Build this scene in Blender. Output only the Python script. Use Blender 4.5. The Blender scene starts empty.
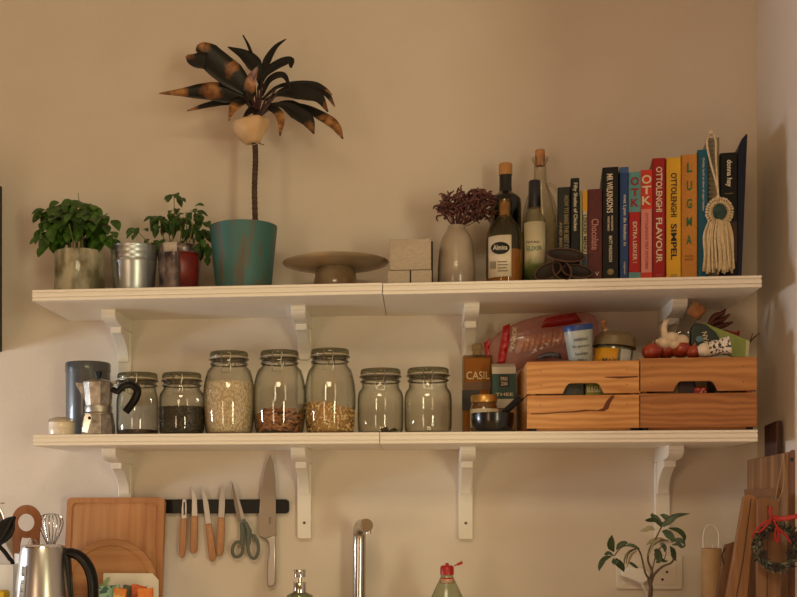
import bpy, bmesh, math, random
from mathutils import Vector, Matrix, noise
random.seed(11)
S = bpy.context.scene
C = S.collection
PI = math.pi

# ------------------------------------------------------------------ camera model
F = 1180.0
VX, VY = 420.0, 508.0
TH = math.atan(9.4e-5 * F)
CX = VX - F * math.tan(TH)
CAM = Vector((0.0, -2.845, 1.20))
CT, ST = math.cos(TH), math.sin(TH)
def P(u, v, Y):
    x = (u - CX) / F
    d = Vector((-ST + x * CT, CT + x * ST, (VY - v) / F))
    return CAM + d * ((Y - CAM.y) / d.y)
def mpp(u, Y):
    x = (u - CX) / F
    return ((Y - CAM.y) / (CT + x * ST)) / F
class Fr:
    """local frame of an object standing at column u, depth Y, height z0"""
    def __init__(s, u, Y, z0):
        s.u, s.Y, s.z0 = u, Y, z0
        s.x = P(u, 500, Y).x; s.m = mpp(u, Y)
        s.loc = Vector((s.x, Y, z0))
    def z(s, v, dY=0): return P(s.u, v, s.Y + dY).z - s.z0
    def pt(s, u, v, dY=0): return P(u, v, s.Y + dY) - s.loc
    def prof(s, vr): return [(r * s.m, s.z(v)) for v, r in vr]

cd = bpy.data.cameras.new('camera'); cam = bpy.data.objects.new('camera', cd); C.objects.link(cam)
cam.location = CAM; cam.rotation_euler = (PI / 2, 0, TH)
cd.sensor_fit = 'HORIZONTAL'; cd.sensor_width = 36; cd.lens = F / 797 * 36
cd.shift_x = (398.5 - CX) / 797; cd.shift_y = (VY - 298.5) / 797
cd.clip_start = .05
S.camera = cam

# ------------------------------------------------------------------ materials
def lin(c):
    return tuple(((x / 255) / 12.92 if x / 255 <= .04045 else ((x / 255 + .055) / 1.055) ** 2.4) for x in c) + (1,)
MATS = {}
def M(name, col, rough=.5, metal=0, col2=None, scale=20, stretch=(1, 1, 1), contrast=(.35, .65), bump=0, bscale=None, coat=0, spec=.5, detail=4, kind='noise', alpha=None, trans=0, sss=0):
    if name in MATS: return MATS[name]
    m = bpy.data.materials.new(name); m.use_nodes = True; MATS[name] = m
    nt = m.node_tree; N = nt.nodes; L = nt.links
    b = N['Principled BSDF']
    b.inputs['Base Color'].default_value = lin(col)
    b.inputs['Roughness'].default_value = rough
    b.inputs['Metallic'].default_value = metal
    b.inputs['Coat Weight'].default_value = coat
    b.inputs['Specular IOR Level'].default_value = spec
    b.inputs['Transmission Weight'].default_value = trans
    if col2 or bump:
        tc = N.new('ShaderNodeTexCoord'); mp = N.new('ShaderNodeMapping')
        mp.inputs['Scale'].default_value = stretch
        L.new(tc.outputs['Object'], mp.inputs['Vector'])
        def tex(sc):
            if kind == 'voronoi':
                t = N.new('ShaderNodeTexVoronoi'); t.inputs['Scale'].default_value = sc; o = t.outputs['Distance']
            elif kind == 'wave':
                t = N.new('ShaderNodeTexWave'); t.inputs['Scale'].default_value = sc; t.inputs['Distortion'].default_value = 3
                t.inputs['Detail'].default_value = 3; o = t.outputs['Fac']
            else:
                t = N.new('ShaderNodeTexNoise'); t.inputs['Scale'].default_value = sc; t.inputs['Detail'].default_value = detail; o = t.outputs['Fac']
            L.new(mp.outputs[0], t.inputs['Vector']); return o
        if col2:
            r = N.new('ShaderNodeValToRGB')
            r.color_ramp.elements[0].position = contrast[0]; r.color_ramp.elements[1].position = contrast[1]
            r.color_ramp.elements[0].color = lin(col); r.color_ramp.elements[1].color = lin(col2)
            L.new(tex(scale), r.inputs[0]); L.new(r.outputs[0], b.inputs['Base Color'])
        if bump:
            bp = N.new('ShaderNodeBump'); bp.inputs['Strength'].default_value = bump; bp.inputs['Distance'].default_value = .003
            L.new(tex(bscale or scale), bp.inputs['Height']); L.new(bp.outputs[0], b.inputs['Normal'])
    return m

def thin_glass(name, tint=(235, 240, 235), edge=(120, 130, 120), body=0.0, bodycol=(200, 200, 190), blend=.35, rough=.03):
    """clear wall: see-through, darker where seen edge-on, mirror-like by Schlick's rule; body = share of milky diffuse"""
    m = bpy.data.materials.new(name); m.use_nodes = True
    nt = m.node_tree; N = nt.nodes; L = nt.links
    N.remove(N['Principled BSDF']); out = N['Material Output']
    lw = N.new('ShaderNodeLayerWeight'); lw.inputs['Blend'].default_value = .5
    def mth(op, a, b):
        q = N.new('ShaderNodeMath'); q.operation = op; L.new(a, q.inputs[0]); q.inputs[1].default_value = b; return q.outputs[0]
    p2 = mth('POWER', lw.outputs['Facing'], 3.0)
    mx = N.new('ShaderNodeMix'); mx.data_type = 'RGBA'
    mx.inputs[6].default_value = lin(tint); mx.inputs[7].default_value = lin(edge)
    L.new(p2, mx.inputs[0])
    tr = N.new('ShaderNodeBsdfTransparent'); L.new(mx.outputs[2], tr.inputs[0])
    src = tr.outputs[0]
    if body > 0:
        df = N.new('ShaderNodeBsdfDiffuse'); df.inputs[0].default_value = lin(bodycol)
        ms = N.new('ShaderNodeMixShader'); ms.inputs[0].default_value = body
        L.new(src, ms.inputs[1]); L.new(df.outputs[0], ms.inputs[2]); src = ms.outputs[0]
    gl = N.new('ShaderNodeBsdfGlossy'); gl.inputs['Roughness'].default_value = rough
    sch = mth('ADD', mth('MULTIPLY', mth('POWER', lw.outputs['Facing'], 5.0), .6), .045)
    ms = N.new('ShaderNodeMixShader')
    L.new(sch, ms.inputs[0]); L.new(src, ms.inputs[1]); L.new(gl.outputs[0], ms.inputs[2])
    L.new(ms.outputs[0], out.inputs['Surface'])
    return m

def wood(name, c1, c2, axis='x', scale=6, rough=.5, bands=None, rings=0):
    """grain running along one axis: stretched noise over fine streaks; bands = glued strips across"""
    m = bpy.data.materials.new(name); m.use_nodes = True
    nt = m.node_tree; N = nt.nodes; L = nt.links; b = N['Principled BSDF']
    b.inputs['Roughness'].default_value = rough
    tc = N.new('ShaderNodeTexCoord'); mp = N.new('ShaderNodeMapping')
    st = {'x': (.9, 14, 14), 'y': (14, .9, 14), 'z': (14, 14, .9)}[axis]
    mp.inputs['Scale'].default_value = st; L.new(tc.outputs['Object'], mp.inputs[0])
    n1 = N.new('ShaderNodeTexNoise'); n1.inputs['Scale'].default_value = scale; n1.inputs['Detail'].default_value = 5; n1.inputs['Distortion'].default_value = .6
    L.new(mp.outputs[0], n1.inputs['Vector'])
    r = N.new('ShaderNodeValToRGB'); r.color_ramp.elements[0].position = .32; r.color_ramp.elements[1].position = .68
    r.color_ramp.elements[0].color = lin(c1); r.color_ramp.elements[1].color = lin(c2)
    fac = n1.outputs['Fac']
    if rings:
        wv = N.new('ShaderNodeTexWave'); wv.bands_direction = {'x': 'Z', 'y': 'X', 'z': 'X'}[axis]
        wv.inputs['Scale'].default_value = rings; wv.inputs['Distortion'].default_value = 11; wv.inputs['Detail'].default_value = 3; wv.inputs['Detail Scale'].default_value = .8
        m2 = N.new('ShaderNodeMapping'); m2.inputs['Scale'].default_value = {'x': (.25, 1, 1), 'y': (1, .25, 1), 'z': (1, 1, .25)}[axis]
        L.new(tc.outputs['Object'], m2.inputs[0]); L.new(m2.outputs[0], wv.inputs['Vector'])
        mxw = N.new('ShaderNodeMix'); mxw.inputs[0].default_value = .24; L.new(fac, mxw.inputs[2]); L.new(wv.outputs['Fac'], mxw.inputs[3]); fac = mxw.outputs[0]
    L.new(fac, r.inputs[0]); last = r.outputs[0]
    if bands:
        ax, w, amt = bands
        sp = N.new('ShaderNodeSeparateXYZ'); L.new(tc.outputs['Object'], sp.inputs[0])
        dv = N.new('ShaderNodeMath'); dv.operation = 'DIVIDE'; dv.inputs[1].default_value = w
        L.new(sp.outputs['XYZ'.index(ax.upper())], dv.inputs[0])
        fl = N.new('ShaderNodeMath'); fl.operation = 'FLOOR'; L.new(dv.outputs[0], fl.inputs[0])
        wn = N.new('ShaderNodeTexWhiteNoise'); wn.noise_dimensions = '1D'; L.new(fl.outputs[0], wn.inputs['W'])
        mr = N.new('ShaderNodeMapRange'); mr.inputs[3].default_value = 1 - amt; mr.inputs[4].default_value = 1 + amt * .5
        L.new(wn.outputs['Value'], mr.inputs[0])
        hs = N.new('ShaderNodeHueSaturation'); L.new(mr.outputs[0], hs.inputs['Value']); L.new(last, hs.inputs['Color']); last = hs.outputs[0]
    L.new(last, b.inputs['Base Color'])
    bp = N.new('ShaderNodeBump'); bp.inputs['Strength'].default_value = .15; bp.inputs['Distance'].default_value = .002
    L.new(n1.outputs['Fac'], bp.inputs['Height']); L.new(bp.outputs[0], b.inputs['Normal'])
    return m

# ------------------------------------------------------------------ mesh builder
def catmull(pts, k=5):
    pts = [Vector(p) for p in pts]
    if len(pts) < 3: return pts
    out = []
    q = [pts[0] * 2 - pts[1]] + pts + [pts[-1] * 2 - pts[-2]]
    for i in range(1, len(q) - 2):
        a, b, c, d = q[i - 1], q[i], q[i + 1], q[i + 2]
        for j in range(k):
            t = j / k
            out.append(.5 * ((2 * b) + (c - a) * t + (2 * a - 5 * b + 4 * c - d) * t * t + (3 * b - a - 3 * c + d) * t ** 3))
    out.append(pts[-1]); return out
def lerp_list(vals, n):
    o = []
    for i in range(n):
        t = i / (n - 1) * (len(vals) - 1); a = min(int(t), len(vals) - 2); o.append(vals[a] + (vals[a + 1] - vals[a]) * (t - a))
    return o
class MB:
    def __init__(s): s.bm = bmesh.new(); s.x = Matrix.Identity(4)
    def v(s, p): return s.bm.verts.new(s.x @ Vector(p))
    def f(s, vs, mi=0):
        try: q = s.bm.faces.new(vs); q.material_index = mi; return q
        except ValueError: return None
    def box(s, x0, x1, y0, y1, z0, z1, mi=0):
        V = [s.v((x, y, z)) for z in (z0, z1) for y in (y0, y1) for x in (x0, x1)]
        for q in ((0, 2, 3, 1), (4, 5, 7, 6), (0, 1, 5, 4), (2, 6, 7, 3), (0, 4, 6, 2), (1, 3, 7, 5)):
            s.f([V[i] for i in q], mi)
        return s
    def lathe(s, prof, n=32, mi=0, c=(0, 0), sx=1, sy=1, a0=0, a1=2 * PI, cap=True, wob=0, rot=0):
        full = abs(a1 - a0 - 2 * PI) < 1e-6
        rings = []
        for k, (r, z) in enumerate(prof):
            if r < 1e-6: rings.append([s.v((c[0], c[1], z))]); continue
            R = []
            for i in range(n if full else n + 1):
                a = a0 + (a1 - a0) * i / n + rot
                rr = r * (1 + (wob * noise.noise(Vector((math.cos(a) * 2, math.sin(a) * 2, z * 40))) if wob else 0))
                R.append(s.v((c[0] + rr * sx * math.cos(a), c[1] + rr * sy * math.sin(a), z)))
            rings.append(R)
        for A, B in zip(rings, rings[1:]):
            m = max(len(A), len(B))
            for i in range(m if full else m - 1):
                j = (i + 1) % m
                if len(A) == 1 and len(B) == 1: continue
                if len(A) == 1: s.f([A[0], B[j], B[i]], mi)
                elif len(B) == 1: s.f([A[i], A[j], B[0]], mi)
                else: s.f([A[i], A[j], B[j], B[i]], mi)
        if cap and full:
            if len(rings[0]) > 1: s.f(list(reversed(rings[0])), mi)
            if len(rings[-1]) > 1: s.f(rings[-1], mi)
        return s
    def tube(s, pts, r, n=8, mi=0, closed=False, flat=1.0):
        pts = [Vector(p) for p in pts]; N = len(pts)
        rs = lerp_list(r, N) if isinstance(r, (list, tuple)) else [r] * N
        up = Vector((.31, .87, .38)).normalized(); rings = []; prev = None
        for i, p in enumerate(pts):
            if closed: t = pts[(i + 1) % N] - pts[i - 1]
            else: t = pts[min(i + 1, N - 1)] - pts[max(i - 1, 0)]
            if t.length < 1e-9: t = Vector((0, 0, 1))
            t.normalize()
            if prev is None:
                a = t.cross(up)
                if a.length < .1: a = t.cross(Vector((1, 0, 0)))
            else: a = prev - t * prev.dot(t)
            a.normalize(); prev = a; b = t.cross(a)
            rings.append([s.v(p + (a * math.cos(k * 2 * PI / n) + b * math.sin(k * 2 * PI / n) * flat) * rs[i]) for k in range(n)])
        for i in range(N if closed else N - 1):
            A, B = rings[i], rings[(i + 1) % N]
            for k in range(n): s.f([A[k], A[(k + 1) % n], B[(k + 1) % n], B[k]], mi)
        if not closed: s.f(list(reversed(rings[0])), mi); s.f(rings[-1], mi)
        return s
    def prism(s, pts, lo, hi, plane='xz', mi=0):
        mk = {'xz': lambda p, d: (p[0], d, p[1]), 'yz': lambda p, d: (d, p[0], p[1]), 'xy': lambda p, d: (p[0], p[1], d)}[plane]
        A = [s.v(mk(p, lo)) for p in pts]; B = [s.v(mk(p, hi)) for p in pts]
        s.f(A, mi); s.f(list(reversed(B)), mi)
        for i in range(len(pts)):
            j = (i + 1) % len(pts); s.f([A[i], B[i], B[j], A[j]], mi)
        return s
    def ball(s, c, r, n=16, m=10, mi=0, wob=0, ws=30):
        r = r if isinstance(r, (tuple, list)) else (r, r, r)
        c = Vector(c); rings = []
        for i in range(m + 1):
            ph = PI * i / m
            if i in (0, m): ring = [Vector((0, 0, math.cos(ph)))]
            else: ring = [Vector((math.sin(ph) * math.cos(2 * PI * k / n), math.sin(ph) * math.sin(2 * PI * k / n), math.cos(ph))) for k in range(n)]
            R = []
            for d in ring:
                q = Vector((d.x * r[0], d.y * r[1], d.z * r[2]))
                if wob: q *= 1 + wob * noise.noise((c + q) * ws)
                R.append(s.v(c + q))
            rings.append(R)
        for A, B in zip(rings, rings[1:]):
            for k in range(n):
                j = (k + 1) % n
                if len(A) == 1: s.f([A[0], B[k], B[j]], mi)
                elif len(B) == 1: s.f([A[j], A[k], B[0]], mi)
                else: s.f([A[j], A[k], B[k], B[j]], mi)
        return s
    def leaf(s, pts, hw, nrm, fold=.25, mi=0, k=5, th=.0006):
        pts = catmull(pts, k); hw = lerp_list(hw, len(pts)); nrm = Vector(nrm).normalized()
        rows = []
        for i, p in enumerate(pts):
            t = (pts[min(i + 1, len(pts) - 1)] - pts[max(i - 1, 0)]).normalized()
            sd = t.cross(nrm)
            if sd.length < .05: sd = Vector((1, 0, 0))
            sd.normalize(); up = sd.cross(t)
            w = max(hw[i], .0002)
            rows.append([s.v(p - sd * w + up * fold * w), s.v(p - sd * w * .5 + up * fold * w * .35), s.v(p), s.v(p + sd * w * .5 + up * fold * w * .35), s.v(p + sd * w + up * fold * w)])
        for A, B in zip(rows, rows[1:]):
            for j in range(4): s.f([A[j], A[j + 1], B[j + 1], B[j]], mi)
        return s
    def build(s, name, mats, parent=None, smooth=35, bevel=0, bseg=2, solid=0, sub=0):
        bmesh.ops.recalc_face_normals(s.bm, faces=s.bm.faces)
        me = bpy.data.meshes.new(name); s.bm.to_mesh(me); s.bm.free()
        for m in (mats if isinstance(mats, (list, tuple)) else [mats]): me.materials.append(m)
        if smooth:
            for p in me.polygons: p.use_smooth = True
            if smooth < 180: me.set_sharp_from_angle(angle=math.radians(smooth))
        o = bpy.data.objects.new(name, me); C.objects.link(o)
        if parent: o.parent = parent
        if bevel:
            q = o.modifiers.new('bevel', 'BEVEL'); q.width = bevel; q.segments = bseg; q.limit_method = 'ANGLE'; q.angle_limit = math.radians(40)
        if solid:
            q = o.modifiers.new('solid', 'SOLIDIFY'); q.thickness = solid; q.offset = 0
        if sub:
            q = o.modifiers.new('sub', 'SUBSURF'); q.levels = sub; q.render_levels = sub
        return o
def tag(o, label, cat=None, group=None, kind=None):
    o['label'] = label
    if cat: o['category'] = cat
    if group: o['group'] = group
    if kind: o['kind'] = kind
    return o
def thing(name, label, cat, loc=(0, 0, 0), group=None, rot=None):
    o = bpy.data.objects.new(name, None); C.objects.link(o); o.location = loc; o.empty_display_size = .02
    if rot: o.rotation_euler = rot
    return tag(o, label, cat, group)
def struct(name, mb, mat, **k):
    o = mb.build(name, mat, **k); o['kind'] = 'structure'; return o

BOLD = .012
def text_geo(body):
    cu = bpy.data.curves.new('t', 'FONT'); cu.body = body; cu.fill_mode = 'BOTH'; cu.offset = BOLD; cu.resolution_u = 3
    o = bpy.data.objects.new('t', cu); C.objects.link(o)
    dg = bpy.context.evaluated_depsgraph_get(); dg.update()
    me = o.evaluated_get(dg).to_mesh()
    vs = [v.co.copy() for v in me.vertices]; ps = [tuple(p.vertices) for p in me.polygons]
    o.evaluated_get(dg).to_mesh_clear()
    bpy.data.objects.remove(o); bpy.data.curves.remove(cu)
    return vs, ps
def lettering(parent, items, mat, name='lettering', th=.0005, bold=None):
    """items: (text, corner, right vector, up vector) - the text is fitted to the box spanned by right and up"""
    global BOLD
    BOLD = bold if bold is not None else (.022 if name in ('title_lettering', 'stacked_lettering') else .012)
    mb = MB()
    for body, org, rt, up in items:
        vs, ps = text_geo(body)
        if not vs: continue
        x0 = min(v.x for v in vs); x1 = max(v.x for v in vs); y0 = min(v.y for v in vs); y1 = max(v.y for v in vs)
        org, rt, up = Vector(org), Vector(rt), Vector(up); n = rt.cross(up).normalized()
        V = [mb.v(org + rt * ((v.x - x0) / (x1 - x0)) + up * ((v.y - y0) / max(y1 - y0, 1e-6)) + n * th) for v in vs]
        for p in ps: mb.f([V[i] for i in p])
    return mb.build(name, mat, parent, smooth=0)

# ------------------------------------------------------------------ common materials
white_paint = M('white shelf paint', (246, 238, 226), .45)
bracket_paint = M('white bracket paint', (240, 233, 220), .5)
steel = M('brushed steel', (190, 188, 184), .28, 1)
chrome = M('polished steel', (205, 203, 200), .12, 1)
dsteel = M('dull wire', (150, 145, 135), .3, 1)
black = M('black plastic', (9, 9, 10), .38, spec=.3)
clear = thin_glass('clear jar glass', (253, 253, 250), (118, 120, 102), body=.02, bodycol=(170, 165, 145))
bclear = thin_glass('clear bottle glass', (251, 250, 244), (160, 158, 142), body=.02, bodycol=(170, 160, 130))
red_p = M('red plastic', (170, 22, 20), .35)
soil = M('soil', (40, 28, 20), .9, col2=(60, 42, 30), scale=80, bump=.6)

# ------------------------------------------------------------------ room
WX = P(757, 300, 0).x
FRONT, LEFT, RIGHT, CEIL, STUB = -5.2, -3.0, 3.2, 2.75, -1.6
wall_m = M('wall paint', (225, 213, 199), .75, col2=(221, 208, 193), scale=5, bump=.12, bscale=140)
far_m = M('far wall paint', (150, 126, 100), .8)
struct('wall_back', MB().box(LEFT - .12, WX + .12, 0, .12, 0, CEIL), wall_m, smooth=0)
struct('wall_right', MB().box(WX, WX + .12, STUB, 0, 0, CEIL), wall_m, smooth=0)
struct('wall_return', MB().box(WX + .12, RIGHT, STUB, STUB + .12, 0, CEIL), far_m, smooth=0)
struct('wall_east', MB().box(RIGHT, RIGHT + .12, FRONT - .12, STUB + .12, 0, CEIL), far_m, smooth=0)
struct('floor', MB().box(LEFT, RIGHT, FRONT, 0, -.1, 0), wood('oak floor', (190, 156, 116), (206, 174, 134), 'y', 5), smooth=0)
struct('ceiling', MB().box(LEFT, RIGHT, FRONT, 0, CEIL, CEIL + .1), M('ceiling paint', (205, 186, 160), .8), smooth=0)
LW = dict(y0=-.95, y1=-.26, z0=.95, z1=1.42)     # opening in the left wall
w = MB()
w.box(LEFT - .12, LEFT, FRONT, LW['y0'], 0, CEIL); w.box(LEFT - .12, LEFT, LW['y1'], 0, 0, CEIL)
w.box(LEFT - .12, LEFT, LW['y0'], LW['y1'], 0, LW['z0']); w.box(LEFT - .12, LEFT, LW['y0'], LW['y1'], LW['z1'], CEIL)
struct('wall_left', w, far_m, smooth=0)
FW = [(-2.55, -1.75), (1.75, 2.45)]               # two tall openings in the wall behind the photographer
FZ0, FZ1 = .05, 1.75
w = MB(); xs = [LEFT] + [q for a in FW for q in a] + [RIGHT]
for i in range(0, len(xs), 2): w.box(xs[i], xs[i + 1], FRONT - .12, FRONT, 0, CEIL)
for a, b in FW:
    w.box(a, b, FRONT - .12, FRONT, 0, FZ0); w.box(a, b, FRONT - .12, FRONT, FZ1, CEIL)
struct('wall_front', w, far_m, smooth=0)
def window_frame(name, horiz, a, b, z0, z1, pos):
    m = MB(); t = .04
    def bx(p0, p1, q0, q1):
        if horiz: m.box(p0, p1, pos - .05, pos + .02, q0, q1)
        else: m.box(pos - .05, pos + .02, p0, p1, q0, q1)
    bx(a, a + t, z0, z1); bx(b - t, b, z0, z1); bx(a, b, z0, z0 + t); bx(a, b, z1 - t, z1)
    struct(name, m, white_paint, smooth=0)
window_frame('window_1', False, LW['y0'], LW['y1'], LW['z0'], LW['z1'], LEFT - .02)
for i, (a, b) in enumerate(FW): window_frame('window_%d' % (i + 2), True, a, b, FZ0, FZ1, FRONT - .02)

CZ = .90
ct = thing('kitchen_counter', 'pale kitchen worktop running along the wall under the shelves', 'worktop', ((LEFT + WX) / 2, 0, 0))
cw = (WX - LEFT) / 2 - .002
MB().box(-cw, cw, -.62, -.002, CZ - .04, CZ).build('worktop', M('worktop laminate', (226, 218, 204), .4, col2=(214, 204, 190), scale=60), ct, bevel=.004)
MB().box(-cw, cw, -.58, -.002, 0, CZ - .0405).build('base_unit', M('base unit', (210, 200, 184), .5), ct)

# ------------------------------------------------------------------ shelves
SF = -.288
def shelf_z(pts): return sum(P(u, v, SF).z for u, v in pts) / len(pts)
ZUL = shelf_z([(32.2, 290), (382, 282.5)]); ZUR = shelf_z([(383, 284), (761.7, 274.3)])
ZLL = shelf_z([(33, 434.5), (379.5, 432.3)]); ZLR = shelf_z([(380, 432.5), (757.7, 429.5)])
def shelf(u0, u1, zt, label):
    x0, x1 = P(u0, 400, SF).x, P(u1, 400, SF).x; t = .0245
    o = thing('wall_shelf', label, 'shelf', ((x0 + x1) / 2, 0, zt - t))
    h = (x1 - x0) / 2; y = SF
    # moulded front edge: flat fillet, groove, broad roll, groove, lower fillet
    pr = [(0, t), (y + .001, t), (y, t - .001), (y, t - .0052), (y + .004, t - .0060), (y + .004, t - .0080), (y, t - .0088),
          (y - .0006, t - .0125), (y, t - .0160), (y + .004, t - .0166), (y + .004, t - .0182), (y, t - .0190), (y, .001), (y + .001, 0), (0, 0)]
    MB().prism(pr, -h, h, 'yz').build('board', white_paint, o, smooth=0)
    return o
shelf(32.3, 382.2, ZUL, 'long white upper wall shelf with moulded edge, left one carrying potted plants')
shelf(383, 761.7, ZUR, 'long white upper wall shelf, right one carrying the row of books')
shelf(33, 379.3, ZLL, 'long white lower wall shelf, left one carrying coffee pot and tall jars')
shelf(380, 757.7, ZLR, 'long white lower wall shelf, right one carrying the two pine crates')

def bracket(u, zt, label):
    o = thing('shelf_bracket', label, 'bracket', (P(u, 400, 0).x, 0, zt - .0245), 'white scrolled shelf brackets')
    arm = [(0, 0), (-.166, 0), (-.168, -.003), (-.168, -.012)]
    for i in range(9):
        a = i / 8 * PI / 2; arm.append((-.118 - .05 * math.cos(a), -.012 - .018 * math.sin(a)))
    arm += [(-.10, -.032), (0, -.032)]
    MB().prism(arm, -.0165, .0165, 'yz').build('arm', bracket_paint, o, smooth=25, bevel=.001)
    web = [(0, -.030), (-.098, -.030), (-.098, -.046), (-.092, -.047)]
    for i in range(11):
        a = i / 10; web.append((-.088 + .062 * (1 - (1 - a) ** 2.1), -.047 - .055 * a))
    web += [(-.026, -.106), (0, -.106)]
    MB().prism(web, -.0128, .0128, 'yz').build('curved_web', bracket_paint, o, smooth=25, bevel=.0008)
    MB().box(-.0165, .0165, -.019, 0, -.213, -.0325).build('wall_plate', bracket_paint, o, bevel=.0015)
    m = MB(); m.x = Matrix.Translation((0, -.019, -.175)) @ Matrix.Rotation(PI / 2, 4, 'X')
    m.lathe([(.0035, 0), (.003, .0012), (0, .0012)], 12).build('screw', M('screw head', (90, 85, 78), .4, .8), o)
    return o
for u, z, l in ((126.0, ZUL, 'white scrolled bracket under upper shelf, behind the dark canister'),
                (305.2, ZUL, 'white scrolled bracket under upper shelf, rising between two tall jars'),
                (469, ZUR, 'white scrolled bracket under upper shelf, behind the amber bottle'),
                (664.5, ZUR, 'white scrolled bracket under upper shelf, behind the garlic and onions'),
                (126.5, ZLL, 'white scrolled bracket under lower shelf, above the cutting board'),
                (305, ZLL, 'white scrolled bracket under lower shelf, right of the big chef knife'),
                (465.5, ZLR, 'white scrolled bracket under lower shelf, above the dish soap bottle'),
                (661, ZLR, 'white scrolled bracket under lower shelf, above the wall socket')):
    bracket(u, z, l)

# ------------------------------------------------------------------ black wall cabinet at the left edge; unseen run added to block side light
a, b = P(-700, 187, 0), P(2.2, 352, 0); a = Vector((LEFT + .01, 0, P(2.2, 187, 0).z))
o = thing('wall_cabinet', 'black wall cabinet whose edge shows at the left of view', 'cabinet', (b.x, 0, b.z))
hh = a.z - b.z; ww = b.x - a.x
MB().box(-ww, 0, -.30, 0, 0, hh).build('carcass', black, o, bevel=.001)
for s in range(4): MB().box(-ww + s * ww / 4 + .001, -ww + (s + 1) * ww / 4 - .001, -.318, -.301, .001, hh - .001).build('door', M('black door', (22, 22, 24), .3), o, bevel=.001)

# ================================================================== UPPER SHELF
leaf_g = M('basil leaf', (72, 112, 36), .45, col2=(42, 76, 22), scale=40)
leaf_d = M('basil leaf dark', (60, 98, 36), .5, col2=(38, 68, 22), scale=40)
stem_g = M('green stem', (96, 100, 52), .6)
def foliage(fr, clusters, name, mat, parent, size=(11, 17), hw=5.2, droop=.8, seed=1):
    rnd = random.Random(seed); m = MB()
    for (u, v, ru, rv, n, ry) in clusters:
        for _ in range(n):
            while True:
                a, b, c = rnd.uniform(-1, 1), rnd.uniform(-1, 1), rnd.uniform(-1, 1)
                if .25 < a * a + b * b + c * c < 1: break
            p = fr.pt(u + a * ru, v - b * rv, c * ry)
            s = rnd.uniform(*size) * fr.m
            d = Vector((a * .8 + rnd.uniform(-.5, .5), c * .6 - .3 + rnd.uniform(-.4, .3), -droop + b * .5 + rnd.uniform(-.35, .35))).normalized()
            n_ = Vector((a * .5 + rnd.uniform(-.3, .3), -1, .7 + b * .4 + rnd.uniform(-.3, .3)))
            mid = p + d * s * .5 + Vector((0, 0, s * .12))
            k = s / (14 * fr.m)
            m.leaf([p, mid, p + d * s], [.0008, hw * fr.m * .8 * k, hw * fr.m * k, hw * fr.m * .75 * k, .0005], n_, fold=rnd.uniform(.15, .4), k=3)
    return m.build(name, mat, parent, smooth=180)

# --- basil in the glazed pot
f = Fr(79.5, -.155, ZUL)
o = thing('potted_basil', 'bushy green basil in a streaky glazed pot at the left shelf end', 'plant', f.loc)
top = f.z(253)
glaze = M('streaky pale glaze', (186, 180, 158), .3, col2=(104, 98, 70), scale=26, stretch=(1, 1, .45), contrast=(.44, .62), bump=.5, bscale=40, coat=.4)
pr = [(0, 0)] + [(24.2 * f.m, 0), (25.2 * f.m, .003)] + [(25.6 * f.m, top * .4), (25 * f.m, top * .95), (24.6 * f.m, top), (23 * f.m, top), (22.6 * f.m, top * .85), (0, top * .85)]
MB().lathe(pr, 40, wob=.02).build('pot', glaze, o)
MB().lathe([(0, top * .86), (22.5 * f.m, top * .86)], 32, cap=False).build('soil', soil, o)
m = MB(); rnd = random.Random(3)
for i in range(16):
    a = rnd.uniform(0, 2 * PI); r = rnd.uniform(0, .03)
    p0 = Vector((r * math.cos(a), r * math.sin(a), top * .86)); p1 = p0 * 1.6 + Vector((0, -.005, .05)); p1.z = top + .045 + rnd.uniform(0, .03)
    m.tube([p0, (p0 + p1) / 2 + Vector((.003, 0, 0)), p1], .0016, 5)
m.tube([f.pt(80, 222), f.pt(79.5, 205), f.pt(78, 193)], [.0015, .0008], 5)
m.build('stems', stem_g, o)
foliage(f, [(52, 222, 13, 20, 34, .05), (49, 236, 10, 14, 16, .04), (60, 216, 10, 14, 16, .04), (76, 218, 17, 19, 50, .05), (82, 206, 14, 9, 20, .04), (92, 222, 12, 17, 24, .05), (104, 230, 9, 18, 26, .05), (62, 238, 8, 12, 10, .03)], 'foliage', leaf_g, o)

# --- zinc bucket
zinc = M('zinc', (204, 212, 214), .34, 1, col2=(164, 174, 178), scale=35, stretch=(1, 1, .2), bump=.05)
f = Fr(134, -.17, ZUL)
o = thing('zinc_bucket', 'small ribbed zinc bucket standing between the two basil plants', 'bucket', f.loc)
q = [(288, 19.5), (287, 20), (262, 22.2), (260.5, 22.9), (259, 22.4), (257.5, 22.6), (256, 23.2), (254.5, 22.8), (253, 22.9), (251.5, 23.5), (250, 23.1), (248.5, 23.6)]
h0 = f.z(288); pr = [(r * f.m, (f.z(v) - h0) * f.z(248) / (f.z(248) - h0)) for v, r in q]; T = f.z(248)
MB().lathe([(0, 0)] + pr + [(24.4 * f.m, T - .002), (24.4 * f.m, T), (23.2 * f.m, T), (19 * f.m, .003), (0, .003)], 48, cap=False).build('body', zinc, o)
m = MB()
for i in range(49): pass
m.tube([Vector((24 * f.m * math.cos(a), 24 * f.m * math.sin(a), T)) for a in [i * 2 * PI / 40 for i in range(40)]], .0016, 6, closed=True)
m.build('rolled_rim', zinc, o)

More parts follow.
